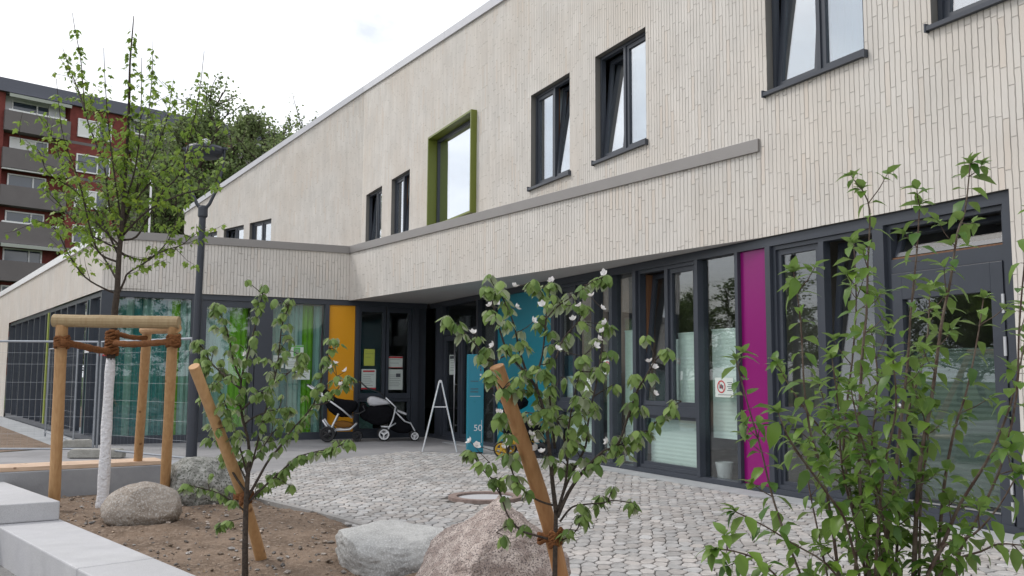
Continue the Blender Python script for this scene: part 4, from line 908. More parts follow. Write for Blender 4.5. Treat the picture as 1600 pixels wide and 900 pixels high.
def nophoto(u0,u1,z0,z1,label):
    o=O-.015; mb=MB(); wb(mb,G,u0,u1,z0,z1,o,o+.003,0)
    cu,cz=u1-.13,(z0+z1)/2+.01; n=28; R0,R1=.085,.068
    for k in range(n):
        a,b=2*math.pi*k/n,2*math.pi*(k+1)/n; q=lambda R,A: G.w(cu+R*math.cos(A),cz+R*math.sin(A),o+.006); mb.quad(q(R0,a),q(R0,b),q(R1,b),q(R1,a),1)
    q=lambda x,y,oo=.0065: G.w(cu+x,cz+y,o+oo); mb.quad(q(.055,.048),q(.048,.055),q(-.055,-.048),q(-.048,-.055),1)
    mb.quad(q(-.04,-.025,.005),q(.04,-.025,.005),q(.04,.02,.005),q(-.04,.02,.005),2); mb.quad(q(-.012,.02,.005),q(.012,.02,.005),q(.012,.034,.005),q(-.012,.034,.005),2)
    for i in range(5): zz=z1-.06-.026*i; wb(mb,G,u0+.02,u0+.12-(.02 if i%2 else 0),zz-.008,zz,o+.0035,o+.005,2)
    wb(mb,G,u0+.03,u1-.06,z0+.03,z0+.036,o+.0035,o+.005,2)
    return solo('notice',mb,[M['paper'],M['red'],M['print']],G.w((u0+u1)/2,z0,o),label,'notice',group='paper notices on the glass')
nophoto(4.07,4.44,1.16,1.42,'white notice with a struck-out camera in a red ring left of the magenta panel')
nophoto(7.04,7.32,1.47,1.70,'white notice with a red ring on the narrow pane behind the blossoms')
# pots behind the glass
for u,oo,lab in ((4.53,-.32,'larger white plant pot on the floor behind the tall pane'),(4.14,-.36,'smaller white plant pot beside the magenta panel, behind glass')):
    s=.125 if oo>-.34 else .09; c=G.w(u,.012,oo); mb=MB(); mb.lathe(c,[(s*.68,0),(s,s*2.1),(s*.9,s*2.1),(s*.85,s*1.9)],24); solo('plant_pot',mb,M['white'],c,lab,'plant pot',group='white pots behind the glass',smooth=False)
# ================================================================== APARTMENT BLOCK
A=Fr((-38.3,66),45.5)
APT=thing('apartment_block',(-38.3,66,-.03),'dark red brick apartment block with grey balconies behind the trees','building')
ua=lambda x,y=250: A.at(x,y)[0]
ZR=23.5; ST=2.82
bays=[]   # (u0,u1,kind)
B0=ua(3); B1=ua(106); W0,W1=ua(121,200),ua(174,200)
per=(B1-B0)+(ua(202,200)-B1)
def aptwin(u0,u1,z0,z1,o=0,blind=True,split=.6,dark=False):
    mb=MB(); frame_rect(mb,A,u0,u1,z0,z1,o-.1,o+.05,.10); us=u0+(u1-u0)*split; wb(mb,A,us-.05,us+.05,z0+.1,z1-.1,o-.1,o+.05)
    f=obj('window',mb,M['framewhite'],APT)
    g=MB(); wb(g,A,u0+.1,u1-.1,z0+.1,z1-.1,o-.06,o-.04); obj('pane',g,M['aptglass'],f)
    if blind: g=MB(); wb(g,A,u0+.1,us-.05,z0+.1,z1-.1,o-.03,o+.0); obj('shutter',g,M['awn'],f)
M['aptglass']=mat('dark_reflective_glass',(.05,.065,.09),.08,spec=1.0)
rndA=random.Random(4)
starts=[B0+per*i for i in range(0,4)]
mbw=MB(); wb(mbw,A,B0-1.6,B0,-.03,ZR-1.0,-12,0)
for s in starts:
    e=s+(B1-B0)
    wb(mbw,A,e,s+per,-.03,ZR-1.0,-12,0)           # brick bay
    wb(mbw,A,s,e,-.03,ZR-1.0,-12,-.75)            # back of the loggias
    for i in range(8):
        zt=21.13-ST*i
        wb(mbw,A,s,e,zt-1.45,zt-1.25,-1.3,.0)     # slab
obj('brick_wall',mbw,M['redbrick'],APT)
for si,s in enumerate(starts):
    e=s+(B1-B0)
    for i in range(8):
        zt=21.13-ST*i
        if zt<1: continue
        mb=MB(); wb(mb,A,s-.05,e+.0,zt-1.5,zt,-.08,.28); wb(mb,A,s-.05,s+.05,zt-1.5,zt,-1.2,-.08); 
        if i<6: wb(mb,A,s,e,zt-1.5,zt-1.4,-1.3,-.08)
        obj('balcony',mb,M['balc'],APT)
        if i<6:
            if i==0:
                mb=MB(); wb(mb,A,s+.1,e-.15,zt-.2,zt+1.35,-.745,-.70); obj('loggia_lining',mb,M['aptwall'],APT)
            aptwin(s+.6,s+(e-s)*.72,zt-.15,zt+1.05,o=-.64,blind=(i==1),split=.66)
            if i in (0,3): 
                mb=MB(); wb(mb,A,s+.2,e-.3,zt+.02,zt+.14,.0,.24); obj('flower_box',mb,M['framewhite'],APT)
            if i==0 or i==4 or (i==2 and si!=0):
                zz=zt+1.28; mb=MB(); mb.quad(A.w(s+.1,zz+.1,-.3),A.w(e-.1,zz+.1,-.3),A.w(e-.1,zz-.05,.6),A.w(s+.1,zz-.05,.6)); mb.quad(A.w(s+.1,zz-.05,.6),A.w(e-.1,zz-.05,.6),A.w(e-.1,zz-.3,.6),A.w(s+.1,zz-.3,.6),1)
                obj('awning',mb,[M['awn'],M['awnstripe']],APT)
            if i==2: mb=MB(); wb(mb,A,s,e,zt+1.2,zt+1.3,-.05,.2); obj('awning_box',mb,M['framewhite'],APT)
        if True: 
            wu=s+(W0-B0); zz=zt-1.0
            aptwin(wu,wu+(W1-W0),zz,zz+1.45,o=.11,blind=(i%2<1) if si==0 else rndA.random()<.5,split=.62)
mb=MB(); wb(mb,A,starts[0]-1.8,starts[-1]+per,ZR-1.0,ZR,-12.3,.35); obj('roof_fascia',mb,M['aptroof'],APT)
mb=MB(); wb(mb,A,starts[0]+.3,starts[-1]+per-.3,ZR-.05,ZR+.05,-12,.1); obj('roof',mb,M['aptroof'],APT)
for s in starts:
    for i in range(6): zt=21.13-ST*i; mb=MB(); wb(mb,A,s+(B1-B0)+.01,s+per-.01,zt-1.62,zt-1.40,-.05,.012); obj('concrete_band',mb,M['balc'],APT)
mb=MB(); pp=dep(222,600,34); pp.z=0; mb.tube([pp,pp+V((.0,0,8.9))],.04,8); solo('mast',mb,M['white'],pp,'thin white pole rising behind the low wing','pole')
# ================================================================== VEGETATION
def frame_of(d,rnd=None):
    d=d.normalized(); s=d.cross(V((0,0,1)))
    if s.length<.1: s=d.cross(V((1,0,0)))
    s.normalize(); n=s.cross(d); return d,s,n
def leaf_oval(mb,p,d,n,L_,w,curl=.25,fold=.18,m=0):
    d=d.normalized(); s=d.cross(n).normalized(); n=s.cross(d).normalized()
    P_=lambda x,y,z: p+d*(x*L_)+s*(y*w)+n*(z*L_)
    c=lambda x:-curl*x*x
    vs=[P_(0,0,0),P_(.33,0,c(.33)),P_(.68,0,c(.68)),P_(1,0,c(1)), P_(.14,.28,c(.14)+fold*.12),P_(.38,.5,c(.38)+fold*.3),P_(.70,.38,c(.70)+fold*.22), P_(.14,-.28,c(.14)+fold*.12),P_(.38,-.5,c(.38)+fold*.3),P_(.70,-.38,c(.70)+fold*.22)]
    mb.add(vs,[(0,4,5,1),(1,5,6,2),(2,6,3),(0,1,8,7),(1,2,9,8),(2,3,9)],m)
def leaf_maple(mb,p,d,n,L_,curl=.3,m=0):
    d=d.normalized(); s=d.cross(n).normalized(); n=s.cross(d).normalized()
    def P_(x,y): return p+d*(x*L_)+s*(y*L_)+n*(L_*(-curl*x*x-.25*y*y))
    half=[(0,0),(.02,.36),(.22,.24),(.50,.52),(.55,.26),(.72,.2),(1,0)]
    vs=[P_(.35,0)]+[P_(x,y) for x,y in half]+[P_(x,-y) for x,y in half[1:-1]]
    fs=[(0,i,i+1) for i in range(1,7)]
    rr=[1,8,9,10,11,12,7]; fs+=[(0,rr[i+1],rr[i]) for i in range(6)]
    mb.add(vs,fs,m)
def smooth_path(pts,sub=3):
    pts=[V(p) for p in pts]; out=[]
    for i in range(len(pts)-1):
        p0=pts[max(0,i-1)]; p1=pts[i]; p2=pts[i+1]; p3=pts[min(len(pts)-1,i+2)]
        for k in range(sub):
            t=k/sub; out.append(.5*((2*p1)+(p2-p0)*t+(2*p0-5*p1+4*p2-p3)*t*t+(3*p1-p0-3*p2+p3)*t**3))
    out.append(pts[-1]); return out
def trace(px,Y0,Y1,rnd,sub=3):
    n=len(px); tot=[0]
    for i in range(1,n): tot.append(tot[-1]+math.hypot(px[i][0]-px[i-1][0],px[i][1]-px[i-1][1]))
    pts=[dep(x,y,Y0+(Y1-Y0)*(tot[i]/max(1,tot[-1]))+(rnd.uniform(-.02,.02) if 0<i<n-1 else 0)) for i,(x,y) in enumerate(px)]
    return smooth_path(pts,sub)
def along(path,step,start=0.0):
    out=[]; acc=0; nxt=start
    L_=sum((b-a).length for a,b in zip(path,path[1:]))
    for a,b in zip(path,path[1:]):
        l=(b-a).length
        while nxt<=acc+l and l>0:
            t=(nxt-acc)/l; out.append((a+(b-a)*t,(b-a).normalized(),nxt/L_)); nxt+=step
        acc+=l
    return out
def radii(n,r0,r1): return [r0+(r1-r0)*(i/(n-1))**.8 for i in range(n)]
def rdir(rnd,z0=-1,z1=1):
    a=rnd.uniform(0,2*math.pi); z=rnd.uniform(z0,z1); r=math.sqrt(max(0,1-z*z)); return V((r*math.cos(a),r*math.sin(a),z))
# ---- staked maple
rnd=random.Random(21)
TB=V((-4.44,10.04,-.02)); D0=10.0
t=thing('maple_tree',TB,'young maple with white painted trunk and fresh green leaves inside a wooden stake frame','tree')
mb=MB(); tr=[TB+V((0,0,-.1))]+trace([(160,788),(164,720),(168,640),(173,560)],10.04,D0,rnd,3); 
wr=radii(len(tr),.070,.048); wr=[r*(1+.07*math.sin(i*2.3)) for i,r in enumerate(wr)]
mb.tube(tr,wr,12); obj('painted_trunk',mb,M['white_trunk'],t,smooth=True)
wood=MB(); tr2=trace([(173,562),(176,530),(180,480),(183,455),(186,400),(190,360),(194,300),(199,220),(202,150),(203,100),(207,50),(209,25)],D0,9.8,rnd,3); wood.tube(tr2,radii(len(tr2),.046,.004),8)
MBR=[([(183,458),(167,453),(133,433),(107,397),(90,363),(70,347),(42,352)],-.5),
([(182,465),(194,440),(200,427),(227,410),(253,393),(283,383),(300,370),(322,355)],.5),
([(186,410),(157,397),(143,365),(127,297),(121,275),(100,217),(93,173),(88,123)],-.9),
([(188,385),(170,367),(147,343),(120,300),(75,270),(60,235),(30,222)],-.3),
([(189,380),(172,330),(163,260),(147,217),(133,173),(127,100),(117,45),(113,20)],.4),
([(133,173),(122,140),(110,110),(98,75)],.45),
([(190,395),(198,400),(230,405),(262,377),(283,330),(300,310)],.8),
([(191,375),(213,370),(233,337),(255,300),(283,267),(300,200),(312,140),(319,80)],-.4),
([(193,350),(215,290),(225,230),(234,160),(238,110),(239,58)],.9),
([(191,355),(181,290),(171,210),(165,140),(162,75)],-.7),
([(192,340),(222,300),(262,262),(300,250),(340,215),(352,205)],.3),
([(194,320),(212,260),(220,180),(221,90)],-.2),
([(186,400),(150,330),(112,290),(85,225),(72,190)],.7),
([(190,370),(230,330),(280,305),(330,290),(345,265)],-.8),
([(188,390),(150,372),(120,350),(85,310),(60,290)],.2),
([(195,310),(185,260),(150,190),(140,150)],.9),
([(190,372),(205,320),(245,230),(262,180),(268,140)],.2),
([(184,440),(160,400),(130,372),(96,350)],1.0)]
leaves=MB()
def mleaf(p,tan):
    out=rdir(rnd,-.6,.2); dd=(out+V((0,0,-.55))+tan*.2); s=.060*rnd.uniform(.7,1.25)
    pet=p+out*.035; leaf_maple(leaves,pet,dd,(V((0,0,1))+rdir(rnd)*.5),s,rnd.uniform(.1,.6))
def twig(p,d,L_,n):
    pts=[p]; q=p.copy(); dd=d.normalized()
    for i in range(3): dd=(dd+rdir(rnd)*.22+V((0,0,.12))).normalized(); q=q+dd*(L_/3); pts.append(q.copy())
    wood.tube(pts,[.004,.003,.0025,.0015],4,cap=False)
    for i in range(n):
        f=rnd.uniform(.15,1); k=min(2,int(f*3)); pp=pts[k]+(pts[k+1]-pts[k])*(f*3-k); mleaf(pp,dd)
for px,dY in MBR:
    pa=trace(px,D0,D0+dY,rnd,4); wood.tube(pa,radii(len(pa),.014,.0025),6)
    tall=px[-1][1]<130
    for p,tan,f in along(pa,.075,.3):
        if tall and f>.62:
            if f<.93:
                for _ in range(rnd.randint(3,5)): mleaf(p,tan)
            continue
        d=(tan*.5+rdir(rnd)*.8+V((0,0,.25)))
        twig(p,d,rnd.uniform(.12,.34),rnd.randint(5,8))
for p,tan,f in along(tr2,.06,1.2):
    if f>.96: continue
    if f>.62:
        for _ in range(5): mleaf(p,tan)
    else: twig(p,tan*.4+rdir(rnd)*.9+V((0,0,.2)),rnd.uniform(.15,.42),8)
obj('trunk',wood,M['bark'],t,smooth=True); obj('crown',leaves,M['maple'],t)
# ---- wooden stake frame
SFb=V((-4.6,9.9,0)); t=thing('wooden_tripod',SFb,'peeled round wood frame of three posts and cross bars around the white trunk','tree support')
def post(b,tp,r,name='post',m='stake',par=t):
    mb=MB(); n=9; pts=[V(b)+(V(tp)-V(b))*(i/(n-1)) for i in range(n)]; mb.tube(pts,[r*(1+.03*math.sin(i*1.9+b[0]*9)) for i in range(n)],14); return obj(name,mb,M[m],par,smooth=False,bevel=.004)
pA=(gnd(84,800,-.05),dep(97,506,9.35)); pC=(gnd(256,793,-.05),dep(271,508,9.35)); pB=(gnd(212,768,-.05),dep(230,515,10.6))
pA[0].z=-.1; pC[0].z=-.1; pB[0].z=-.1
post(pA[0],pA[1],.058); post(pC[0],pC[1],.053); post(pB[0],pB[1],.053)
post(dep(84,501,9.35),dep(280,504,9.35),.066,'crossbar','beam'); post(dep(224,516,10.65),dep(276,513,9.35),.05,'crossbar')
t2=thing('coir_rope',dep(176,550,9.8),'thick reddish coir rope tied around the maple trunk and the stake frame','rope')
def rope(pts,r,par,name='strand'):
    mb=MB(); pts=smooth_path(pts,6); mb.tube(pts,[r*(1+.1*math.sin(i*2.1)) for i in range(len(pts))],8); return obj(name,mb,M['coir'],par,smooth=True)
TK=dep(174,550,9.98)
rope([dep(97,534,9.27),dep(120,539,9.5),dep(150,546,9.75),dep(170,549,9.9)],.036,t2); rope([dep(180,536,9.9),dep(205,538,9.7),dep(240,536,9.45),dep(272,533,9.28)],.033,t2); rope([dep(180,520,9.92),dep(205,527,10.2),dep(228,528,10.45)],.028,t2)
def wrap(c,r,n,h,rr,par,tilt=.2):
    mb=MB(); pts=[]
    for i in range(n*12+1): a=2*math.pi*i/12; pts.append(c+V((r*math.cos(a),r*math.sin(a),h*(i/(n*12)-.5)+.01*math.sin(i*1.7)+tilt*.05*math.cos(a))))
    mb.tube(pts,rr,6); return obj('knot',mb,M['coir'],par,smooth=True)
wrap(dep(175,536,9.98),.062,8,.26,.018,t2,.05); wrap(dep(97,535,9.35),.068,5,.11,.015,t2,.05); wrap(dep(271,533,9.35),.064,5,.11,.015,t2,.05)
# ---- quinces
def quince(name,tb,label,trunkpx,D,brs,seed,leafL,r0,flowers,dens=1.0,fpos=()):
    rnd=random.Random(seed); t=thing(name,tb,label,'sapling'); wood=MB(); lf=MB()
    tr=[V(tb)+V((0,0,-.1))]+trace(trunkpx,D,D,rnd,3); wood.tube(tr,radii(len(tr),r0,r0*.62),10)
    ends=[]; nodes=[]
    def cluster(p,tan,n,spur=True):
        d0=(rdir(rnd,-.3,.6)+tan*.3).normalized(); q=p
        if spur: q=p+d0*rnd.uniform(.012,.05); wood.tube([p,q],[.003,.002],4,cap=False)
        nodes.append(q)
        for k in range(n):
            o_=rdir(rnd,-.5,.4); dd=(o_+V((0,0,-.55))).normalized(); L_=leafL*rnd.uniform(.65,1.15)
            leaf_oval(lf,q+o_*.014,dd,V((0,0,1))+o_*.9+rdir(rnd)*.25,L_,L_*rnd.uniform(.68,.86),rnd.uniform(.3,.95),rnd.uniform(-1.1,-.1))
    for px,dY,ra in brs:
        pa=trace(px,D,D+dY,rnd,4); wood.tube(pa,radii(len(pa),ra,.0028),6)
        L_=sum((b-a).length for a,b in zip(pa,pa[1:]))
        for p,tan,f in along(pa,.062/dens,L_*.22+.03):
            if rnd.random()<.86: cluster(p,tan,rnd.randint(6,10) if seed==31 else rnd.randint(5,8))
        cluster(pa[-1],(pa[-1]-pa[-2]).normalized(),8,False)
        for _ in range(2): cluster(pa[-1]+rdir(rnd)*.02,(pa[-1]-pa[-2]).normalized(),4,False)
        if L_>.35:
            for p,tan,f in along(pa,.17,L_*.3):
                d=(tan*.6+rdir(rnd)*.8+V((0,0,.2))).normalized(); q=p+d*rnd.uniform(.05,.14); wood.tube([p,(p+q)/2+rdir(rnd)*.008,q],[.004,.003,.002],4,cap=False); cluster(q,d,rnd.randint(5,7))
    obj('stem',wood,M['bark'],t,smooth=True); obj('foliage',lf,M['quince'],t,smooth=True)
    for i,(fx,fy) in enumerate(fpos):
        q=dep(fx,fy,D-.05+rnd.uniform(-.12,.08)); mb=MB(); ax=(rdir(rnd,.3,1)+V((0,-.5,0))).normalized(); dd,s,n=frame_of(ax)
        for k in range(5):
            a=2*math.pi*k/5+rnd.random()*.3; o_=(s*math.cos(a)+n*math.sin(a)); leaf_oval(mb,q+o_*.003,(o_+ax*.55),ax,.025*rnd.uniform(.85,1.2),.023,-.3,.3)
        mb.lathe(q,[(.004,0),(.005,.006),(.002,.010)],6,axis=ax); mb.m[-7*2-0:]=mb.m[-7*2-0:]
        # joined to the nearest leaf cluster by its stalk
        c=min(nodes,key=lambda w_:(w_-q).length)
        fl=obj('flower',mb,M['petal'],t); st=MB(); st.tube([c,(c+q)/2+V((0,0,-.004)),q],[.0022,.002,.0018],4,cap=False); obj('stalk',st,M['bark'],fl)
    return t
Q1=gnd(383,899)
quince('quince_sapling',V((Q1.x,Q1.y,-.03)),'small drooping-leaved sapling in the bare soil, staked, left of the boulders',[(383,895),(383,850),(384,800),(386,760),(389,720)],Q1.y,[
([(389,720),(388,690),(377,642),(377,594),(388,550),(398,512),(407,473),(414,447)],.15,.013),
([(377,594),(366,568),(357,525),(349,502),(338,476)],-.25,.008),
([(374,606),(355,590),(331,568),(318,545),(306,532)],.3,.008),
([(384,800),(365,785),(340,770),(311,762),(293,757)],-.2,.007),
([(385,770),(365,740),(345,700),(333,650),(323,604),(318,573)],.25,.010),
([(388,785),(415,758),(441,735),(462,716),(484,708),(520,700),(540,692),(546,687)],-.15,.009),
([(387,778),(405,745),(420,719),(440,695),(457,671),(489,633),(503,590),(512,553),(520,530)],.3,.011),
([(489,633),(515,627),(533,599),(545,586)],.1,.005),
([(376,642),(395,625),(410,614),(428,599),(453,581),(466,565),(474,552)],-.3,.008),
([(388,740),(395,720),(415,642),(433,573),(440,512),(450,481),(453,470)],.05,.009),
([(386,742),(375,700),(362,660),(350,625),(338,600)],-.3,.008),
([(383,662),(400,650),(430,640),(453,637)],.2,.007),
([(387,755),(372,725),(352,690),(340,670)],.35,.007),
([(388,730),(410,700),(430,672),(452,660)],.35,.007),
([(384,808),(370,812),(352,815),(345,822)],.1,.004),
([(387,790),(400,770),(425,752),(440,745)],.3,.005)],31,.058,.024,True,1.15,[(540,580),(533,601),(518,574),(384,553),(524,568)])
Q2Y=4.85; Q2=V(((868-800)/1420*Q2Y,Q2Y,-.03))
quince('quince_sapling',Q2,'white-flowering sapling tied to a slanting stake in front of the pink boulder',[(867,1000),(867,900),(868,836),(869,790)],Q2Y,[
([(869,800),(864,761),(859,708),(851,649),(840,612),(824,585),(795,553),(781,516),(771,479),(765,450)],-.28,.015),
([(869,800),(877,780),(886,736),(889,664),(904,589),(910,560)],-.1,.009),
([(870,805),(880,770),(893,740),(915,697),(919,660),(935,581),(942,525),(940,502)],.2,.010),
([(871,808),(888,770),(912,736),(942,706),(965,695),(980,655),(995,612),(1008,590),(1025,562),(1043,546)],-.2,.011),
([(942,722),(965,702),(985,690),(1010,676),(1029,655),(1048,635)],-.3,.006),
([(875,815),(893,793),(915,788),(940,786),(960,782),(988,786)],.1,.006),
([(872,847),(890,838),(903,825),(908,805)],-.1,.005),
([(856,842),(835,836),(813,828),(795,808),(787,788),(776,756),(755,735),(735,704)],.15,.007),
([(867,790),(846,784),(824,772),(806,750),(797,725),(790,690),(783,645)],-.15,.007),
([(845,625),(838,600),(842,575),(848,551),(853,500),(855,475),(862,440)],.2,.009),
([(867,700),(862,655),(858,615),(850,580)],-.2,.008),
([(824,585),(812,550),(806,520),(797,490),(780,455)],-.2,.007),
([(795,553),(775,562),(761,562),(745,540),(728,522),(698,496)],-.1,.005),
([(852,500),(870,480),(895,462),(925,440),(949,431)],.1,.005),
([(886,720),(880,680),(862,640),(858,608)],.15,.007),
([(840,612),(815,610),(790,612),(768,585)],-.35,.005),
([(851,649),(820,645),(800,655)],.2,.004),
([(855,480),(848,460),(832,440)],-.1,.004),
([(889,664),(905,640),(925,630)],.2,.004),
([(869,560),(880,530),(905,500),(912,480)],.1,.005)],47,.056,.017,True,1.05,
[(771,540),(782,461),(776,475),(766,478),(806,480),(803,448),(739,521),(833,503),(862,440),(848,477),(940,482),(946,505),(942,518),(935,530),(930,541),(870,545),(802,566),(1014,566),(1021,574),(1022,615),(950,690),(783,647),(826,661),(835,690),(838,700),(846,707),(818,603),(793,690),(735,690),(744,696),(790,700),(776,645),(924,463),(906,478),(944,428),(895,500),(830,680)])
def stake(base,tie,top,r,label,m,wr_):
    t=thing('tree_stake',base,label,'stake',group='single slanting tree stakes')
    mb=MB(); pts=smooth_path([V(base)+V((0,0,-.15)),tie,top],5); mb.tube(pts,[r*(1+.035*math.sin(i*1.3))*(1-.16*i/len(pts)) for i in range(len(pts))],16); obj('pole',mb,M[m],t,bevel=.004)
s1b=gnd(415,867); st1=dep(381,778,6.84); s1t=dep(303,572,6.15); stake(s1b,st1,s1t,.044,'slanting peeled stake behind the sapling on the left','stake',0)
s2b=dep(903,1000,5.15); s2m=dep(858,820,5.0); s2t=dep(776,572,4.72); stake(V((s2b.x,s2b.y,-.02)),s2m,s2t,.045,'orange slanting stake behind the white-flowering sapling','stakered',0)
t3=thing('coir_tie',dep(384,780,6.72),'coir cord tying the left sapling to its stake','cord'); wrap(dep(384,779,6.70),.035,5,.07,.013,t3); wrap(dep(381,775,6.82),.066,3,.05,.013,t3)
t4=thing('coir_tie',dep(868,841,4.88),'coir cord binding the flowering sapling to the orange stake','cord'); wrap(dep(868,841,4.87),.030,6,.075,.010,t4); wrap(dep(862,838,4.99),.07,3,.05,.011,t4)
# ---- dogwood shrub
rnd=random.Random(77); SY=3.2; SB=V((1.32,3.25,-.02))
t=thing('dogwood_shrub',SB,'tall many-stemmed shrub with bright pointed leaves in the right foreground','shrub'); wood=MB(); lf=MB()
DW=[([(1347,296),(1359,329),(1356,411),(1354,489),(1347,560),(1342,700),(1348,820),(1358,896)],.0,.010,1),
([(1334,380),(1338,471),(1332,560),(1318,700),(1338,820),(1336,896)],.3,.009,.9),
([(1437,320),(1432,400),(1423,489),(1418,570),(1404,692),(1396,780),(1376,892)],-.15,.010,1),
([(1516,256),(1508,329),(1496,364),(1485,439),(1471,507),(1456,620),(1440,708),(1432,800),(1428,896)],.1,.012,1),
([(1453,455),(1446,553),(1420,640),(1408,720),(1400,896)],.35,.008,1),
([(1537,466),(1525,542),(1508,620),(1492,668),(1475,760),(1464,896)],.2,.009,.8),
([(1240,425),(1251,500),(1256,597),(1262,650),(1270,690),(1286,740),(1300,820),(1310,896)],-.1,.008,.9),
([(1150,562),(1165,620),(1189,702),(1204,765),(1224,828),(1250,896)],.05,.006,.9),
([(1216,645),(1230,680),(1256,720),(1296,776),(1320,812),(1342,896)],-.3,.007,.9),
([(1218,575),(1232,600),(1264,648),(1312,704),(1350,760),(1375,896)],.3,.007,1),
([(1604,520),(1594,570),(1580,628),(1564,672),(1540,724),(1500,788),(1476,844),(1450,896)],-.1,.010,.9),
([(1590,740),(1560,792),(1520,836),(1476,852),(1440,920)],-.3,.008,.9),
([(1598,852),(1560,850),(1532,862),(1484,880),(1440,940)],-.1,.007,1),
([(1118,858),(1150,862),(1192,880),(1240,930)],-.4,.005,.9),
([(1150,800),(1195,822),(1240,850),(1290,880),(1330,930)],-.2,.005,.8),
([(1258,700),(1264,760),(1276,820),(1292,896)],.25,.005,.8),
([(1300,560),(1310,640),(1316,732),(1340,830),(1352,896)],.1,.008,1.1),
([(1395,560),(1400,640),(1380,740),(1370,850),(1368,896)],-.35,.008,1.1),
([(1330,610),(1345,680),(1375,780),(1390,896)],-.2,.007,1.1),
([(1280,600),(1300,660),(1340,700),(1380,780),(1398,896)],.4,.007,1),
([(1425,600),(1450,680),(1440,760),(1436,896)],.1,.007,.9),
([(1362,520),(1372,600),(1362,700),(1372,800)],.2,.007,1),
([(1610,330),(1600,420),(1592,520),(1588,620),(1560,740),(1500,860)],-.4,.007,.55)]
def dleaf(p,dd,L_): leaf_oval(lf,p,dd,V((0,0,1))+rdir(rnd)*.35,L_,L_*rnd.uniform(.52,.66),rnd.uniform(.25,.8),rnd.uniform(.15,.5))
def pairs(path,start,step,phase=0,Lf_=.064,side=True,dens=1):
    i=0
    for p,tan,f in along(path,step,start):
        a=phase+i*math.pi/2+rnd.uniform(-.3,.3); i+=1
        d_,s,n=frame_of(tan)
        for sg in (-1,1):
            if rnd.random()<.06: continue
            o_=(s*math.cos(a)+n*math.sin(a))*sg; q=p+o_*.012; wood.tube([p,q],[.0014,.001],3,cap=False); dleaf(q,o_*.8+tan*rnd.uniform(.05,.6)+V((0,0,rnd.uniform(-.9,.05))),Lf_*rnd.uniform(.7,1.2))
            if side and rnd.random()<(.17*dens if f>.55 else .07):
                e=p+(o_*.75+tan*.8)*rnd.uniform(.05,.11); wood.tube([p,(p+e)/2+o_*.006,e],[.0022,.0018,.0012],4,cap=False)
                for k in range(2):
                    b=rnd.uniform(0,6.3); dirn=(e-p).normalized(); x_,s2,n2=frame_of(dirn)
                    for s3 in (-1,1): dleaf(e-dirn*(.02*k),(s2*math.cos(b)+n2*math.sin(b))*s3+dirn*.6,Lf_*rnd.uniform(.55,.95))
                dleaf(e,(e-p),Lf_*.8)
    # tuft at the tip
    tip=path[-1]; tn=(path[-1]-path[-2]).normalized(); x_,s,n=frame_of(tn)
    for k in range(7): a=k*2.4; dleaf(tip,(s*math.cos(a)+n*math.sin(a))*(.9-.1*k)+tn*(.25+.15*k),Lf_*rnd.uniform(.5,1.0))
for px,dY,r,dn in DW:
    px=px[::-1]; low=dep(px[0][0],px[0][1],SY); base_=V((SB.x+(low.x-SB.x)*.25+rnd.uniform(-.03,.03),SB.y+rnd.uniform(-.05,.05),-.06))
    pa=[base_,(base_*.5+low*.5)+V((0,dY*.1,-.02))]+trace(px,SY+dY*.3,SY+dY,rnd,3); pa=smooth_path(pa,2) if False else pa
    wood.tube(pa,radii(len(pa),r*.85,.0022),6)
    L_=sum((b-a).length for a,b in zip(pa,pa[1:]))
    pairs(pa,L_*.43 if L_>1 else L_*.25,.047/max(.6,dn),rnd.uniform(0,3),dens=dn)
obj('stems',wood,M['barkred'],t,smooth=True); obj('foliage',lf,M['dogwood'],t,smooth=True)
# ---- background trees: three prototypes, copied
def proto(seed,h,cr,nl,ls,trunk=.16,up=.55):
    rnd=random.Random(seed); wood=MB(); lf=MB(); tips=[]
    def grow(p,d,L_,r,lv):
        n=4; pts=[p]; q=p.copy(); dd=d.normalized()
        for i in range(n): dd=(dd+rdir(rnd)*.18+V((0,0,.08))).normalized(); q=q+dd*(L_/n); pts.append(q.copy())
        wood.tube(pts,radii(len(pts),r,r*.55),6 if lv<2 else 4,cap=False)
        if lv>=3: tips.append((pts,lv)); return
        for i in range(rnd.randint(3,5) if lv else 13):
            f=rnd.uniform(.35,1) if lv else rnd.uniform(.18,1); k=min(n-1,int(f*n)); pp=pts[k]+(pts[k+1]-pts[k])*(f*n-k)
            o_=rdir(rnd,-.15,.7); sc_=(1-.45*f) if lv==0 else 1
            grow(pp,(dd*up+o_).normalized(),L_*(.40 if lv==0 else .60)*rnd.uniform(.75,1.2)*sc_,r*.5,lv+1)
        if lv>0: tips.append((pts,lv))
    grow(V((0,0,-.2)),V((0,0,1)),h*.82,trunk,0)
    per=max(1,nl//len(tips))
    for pts,lv in tips:
        for _ in range(per):
            k=rnd.randint(1,len(pts)-1); p=pts[k]+(pts[k-1]-pts[k])*rnd.random()+rdir(rnd)*rnd.uniform(.05,1.)*cr*.10
            s=ls*rnd.uniform(.6,1.3); leaf_oval(lf,p,rdir(rnd,-.8,.5),rdir(rnd,.0,1),s,s*.75,.2,.2)
    return wood,lf
protos=[]
def make_tree_proto(seed,args,lm,name,label,pos,scale=1,rz=0,group='trees behind the buildings'):
    w_,l_=proto(seed,*args); t=bpy.data.objects.new(name,None); C.objects.link(t); BASE[t]=V((0,0,0)); setp(t,label,'tree',group)
    obj('trunk',w_,M['bark'],t,smooth=True); obj('crown',l_,M[lm],t); t.location=pos; t.rotation_euler=(0,0,rz); t.scale=(scale,)*3; t.empty_display_size=.3
    return t
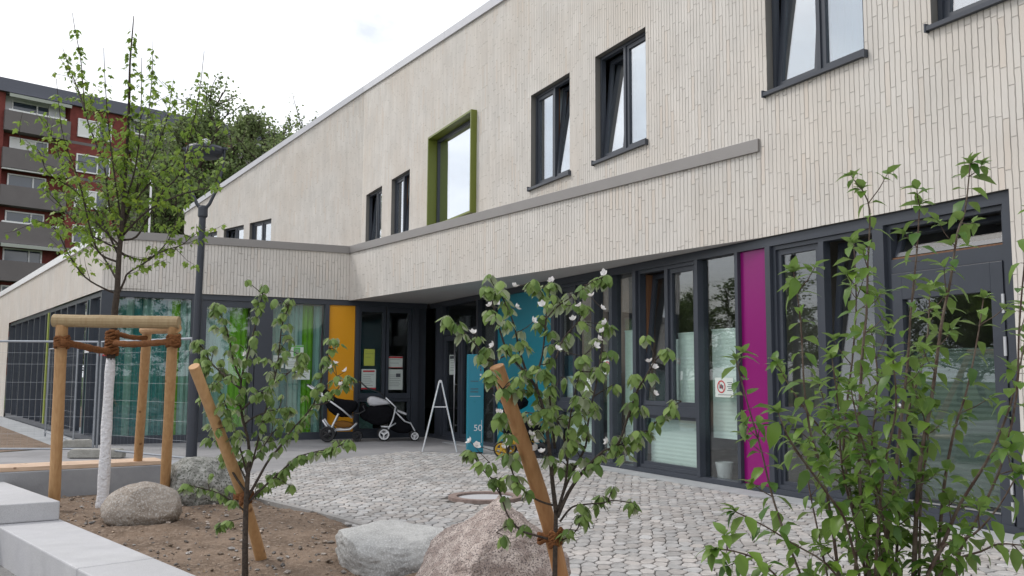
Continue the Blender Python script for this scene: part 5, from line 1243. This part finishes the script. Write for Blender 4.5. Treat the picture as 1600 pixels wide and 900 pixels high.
def copy_tree(src,label,pos,scale,rz,group=None):
    r=src.copy(); C.objects.link(r); r.location=pos; r.scale=(scale,)*3; r.rotation_euler=(0,0,rz); r['label']=label
    if group: r['group']=group
    for ch in src.children: c=ch.copy(); C.objects.link(c); c.parent=r
    return r
def gx(px,Y): return ((px-800)/1420*Y,Y,-.03)
g0='trees standing in front of the apartment block'
T1=make_tree_proto(101,(13,4.2,7000,.14,.17),'bgleaf','deciduous_tree','airy tree whose thin crown shows against the sky right above the lamp head',gx(345,44),1.13,0,g0)
T2=make_tree_proto(202,(12,4.6,9500,.16,.19,.4),'bgleaf','deciduous_tree','dense green tree behind the maple crown and above the low wing roof',gx(262,42),1.02,1,g0)
T3=make_tree_proto(303,(13,3.6,7500,.15,.15,.7),'bgleaf2','deciduous_tree','pale fresh-leaved tree between the lamp head and the sloping school roof',gx(405,47),1.17,2,g0)
copy_tree(T1,'airy tree furthest right, its top just above the sloping school roof',gx(465,50),1.10,2.2)
copy_tree(T2,'lower dense tree right behind the left end of the upper storey',gx(325,40),.86,3.3)
copy_tree(T3,'slender pale tree left of the thin white pole, mostly behind the maple',gx(215,50),.98,4.0)
copy_tree(T2,'dense dark tree low behind the lamp post yoke',gx(385,43),.92,5.1)
copy_tree(T1,'sparse tree just right of the brick window bay behind the maple',gx(290,48),1.12,.7)
rr=random.Random(9)
copy_tree(T3,'pale thin tree rising behind the middle of the maple crown',gx(288,45),1.10,3.0)
copy_tree(T1,'tall airy tree whose top stands left of the lamp head',gx(315,47),1.22,2.7)
copy_tree(T3,'pale tree leaning over the roof edge, second from the right',gx(438,46),1.06,5.5)
copy_tree(T2,'green tree directly behind the lamp pole above the low wing',gx(318,46),1.12,1.9)
copy_tree(T1,'thin tree low behind the slope of the roof coping',gx(362,50),1.22,4.4)
g1_='trees across the lawn to the left, seen only in the glass'
for i in range(33):
    src=(T2,T1,T2,T2)[i%4]; yy=-4+2.3*i; xx=(-42,-48,-54)[i%3]+rr.uniform(-2,2)
    o=copy_tree(src,'one of the trees across the lawn far left, reflected in the school glass',(xx,yy,-.03),1,rr.uniform(0,6),g1_); q=rr.uniform(.95,1.25); o.scale=(q,q,q*rr.uniform(.52,.68))
g2_='trees behind the photographer, seen only in the glass'
for i in range(9):
    src=(T2,T1,T3)[i%3]; o=copy_tree(src,'one of the trees behind the viewer, reflected in the low wing glass',(2+6*i+rr.uniform(-1,1),-34+rr.uniform(-3,3),-.3),1,rr.uniform(0,6),g2_); q=rr.uniform(.8,1.1); o.scale=(q,q,q*.75)
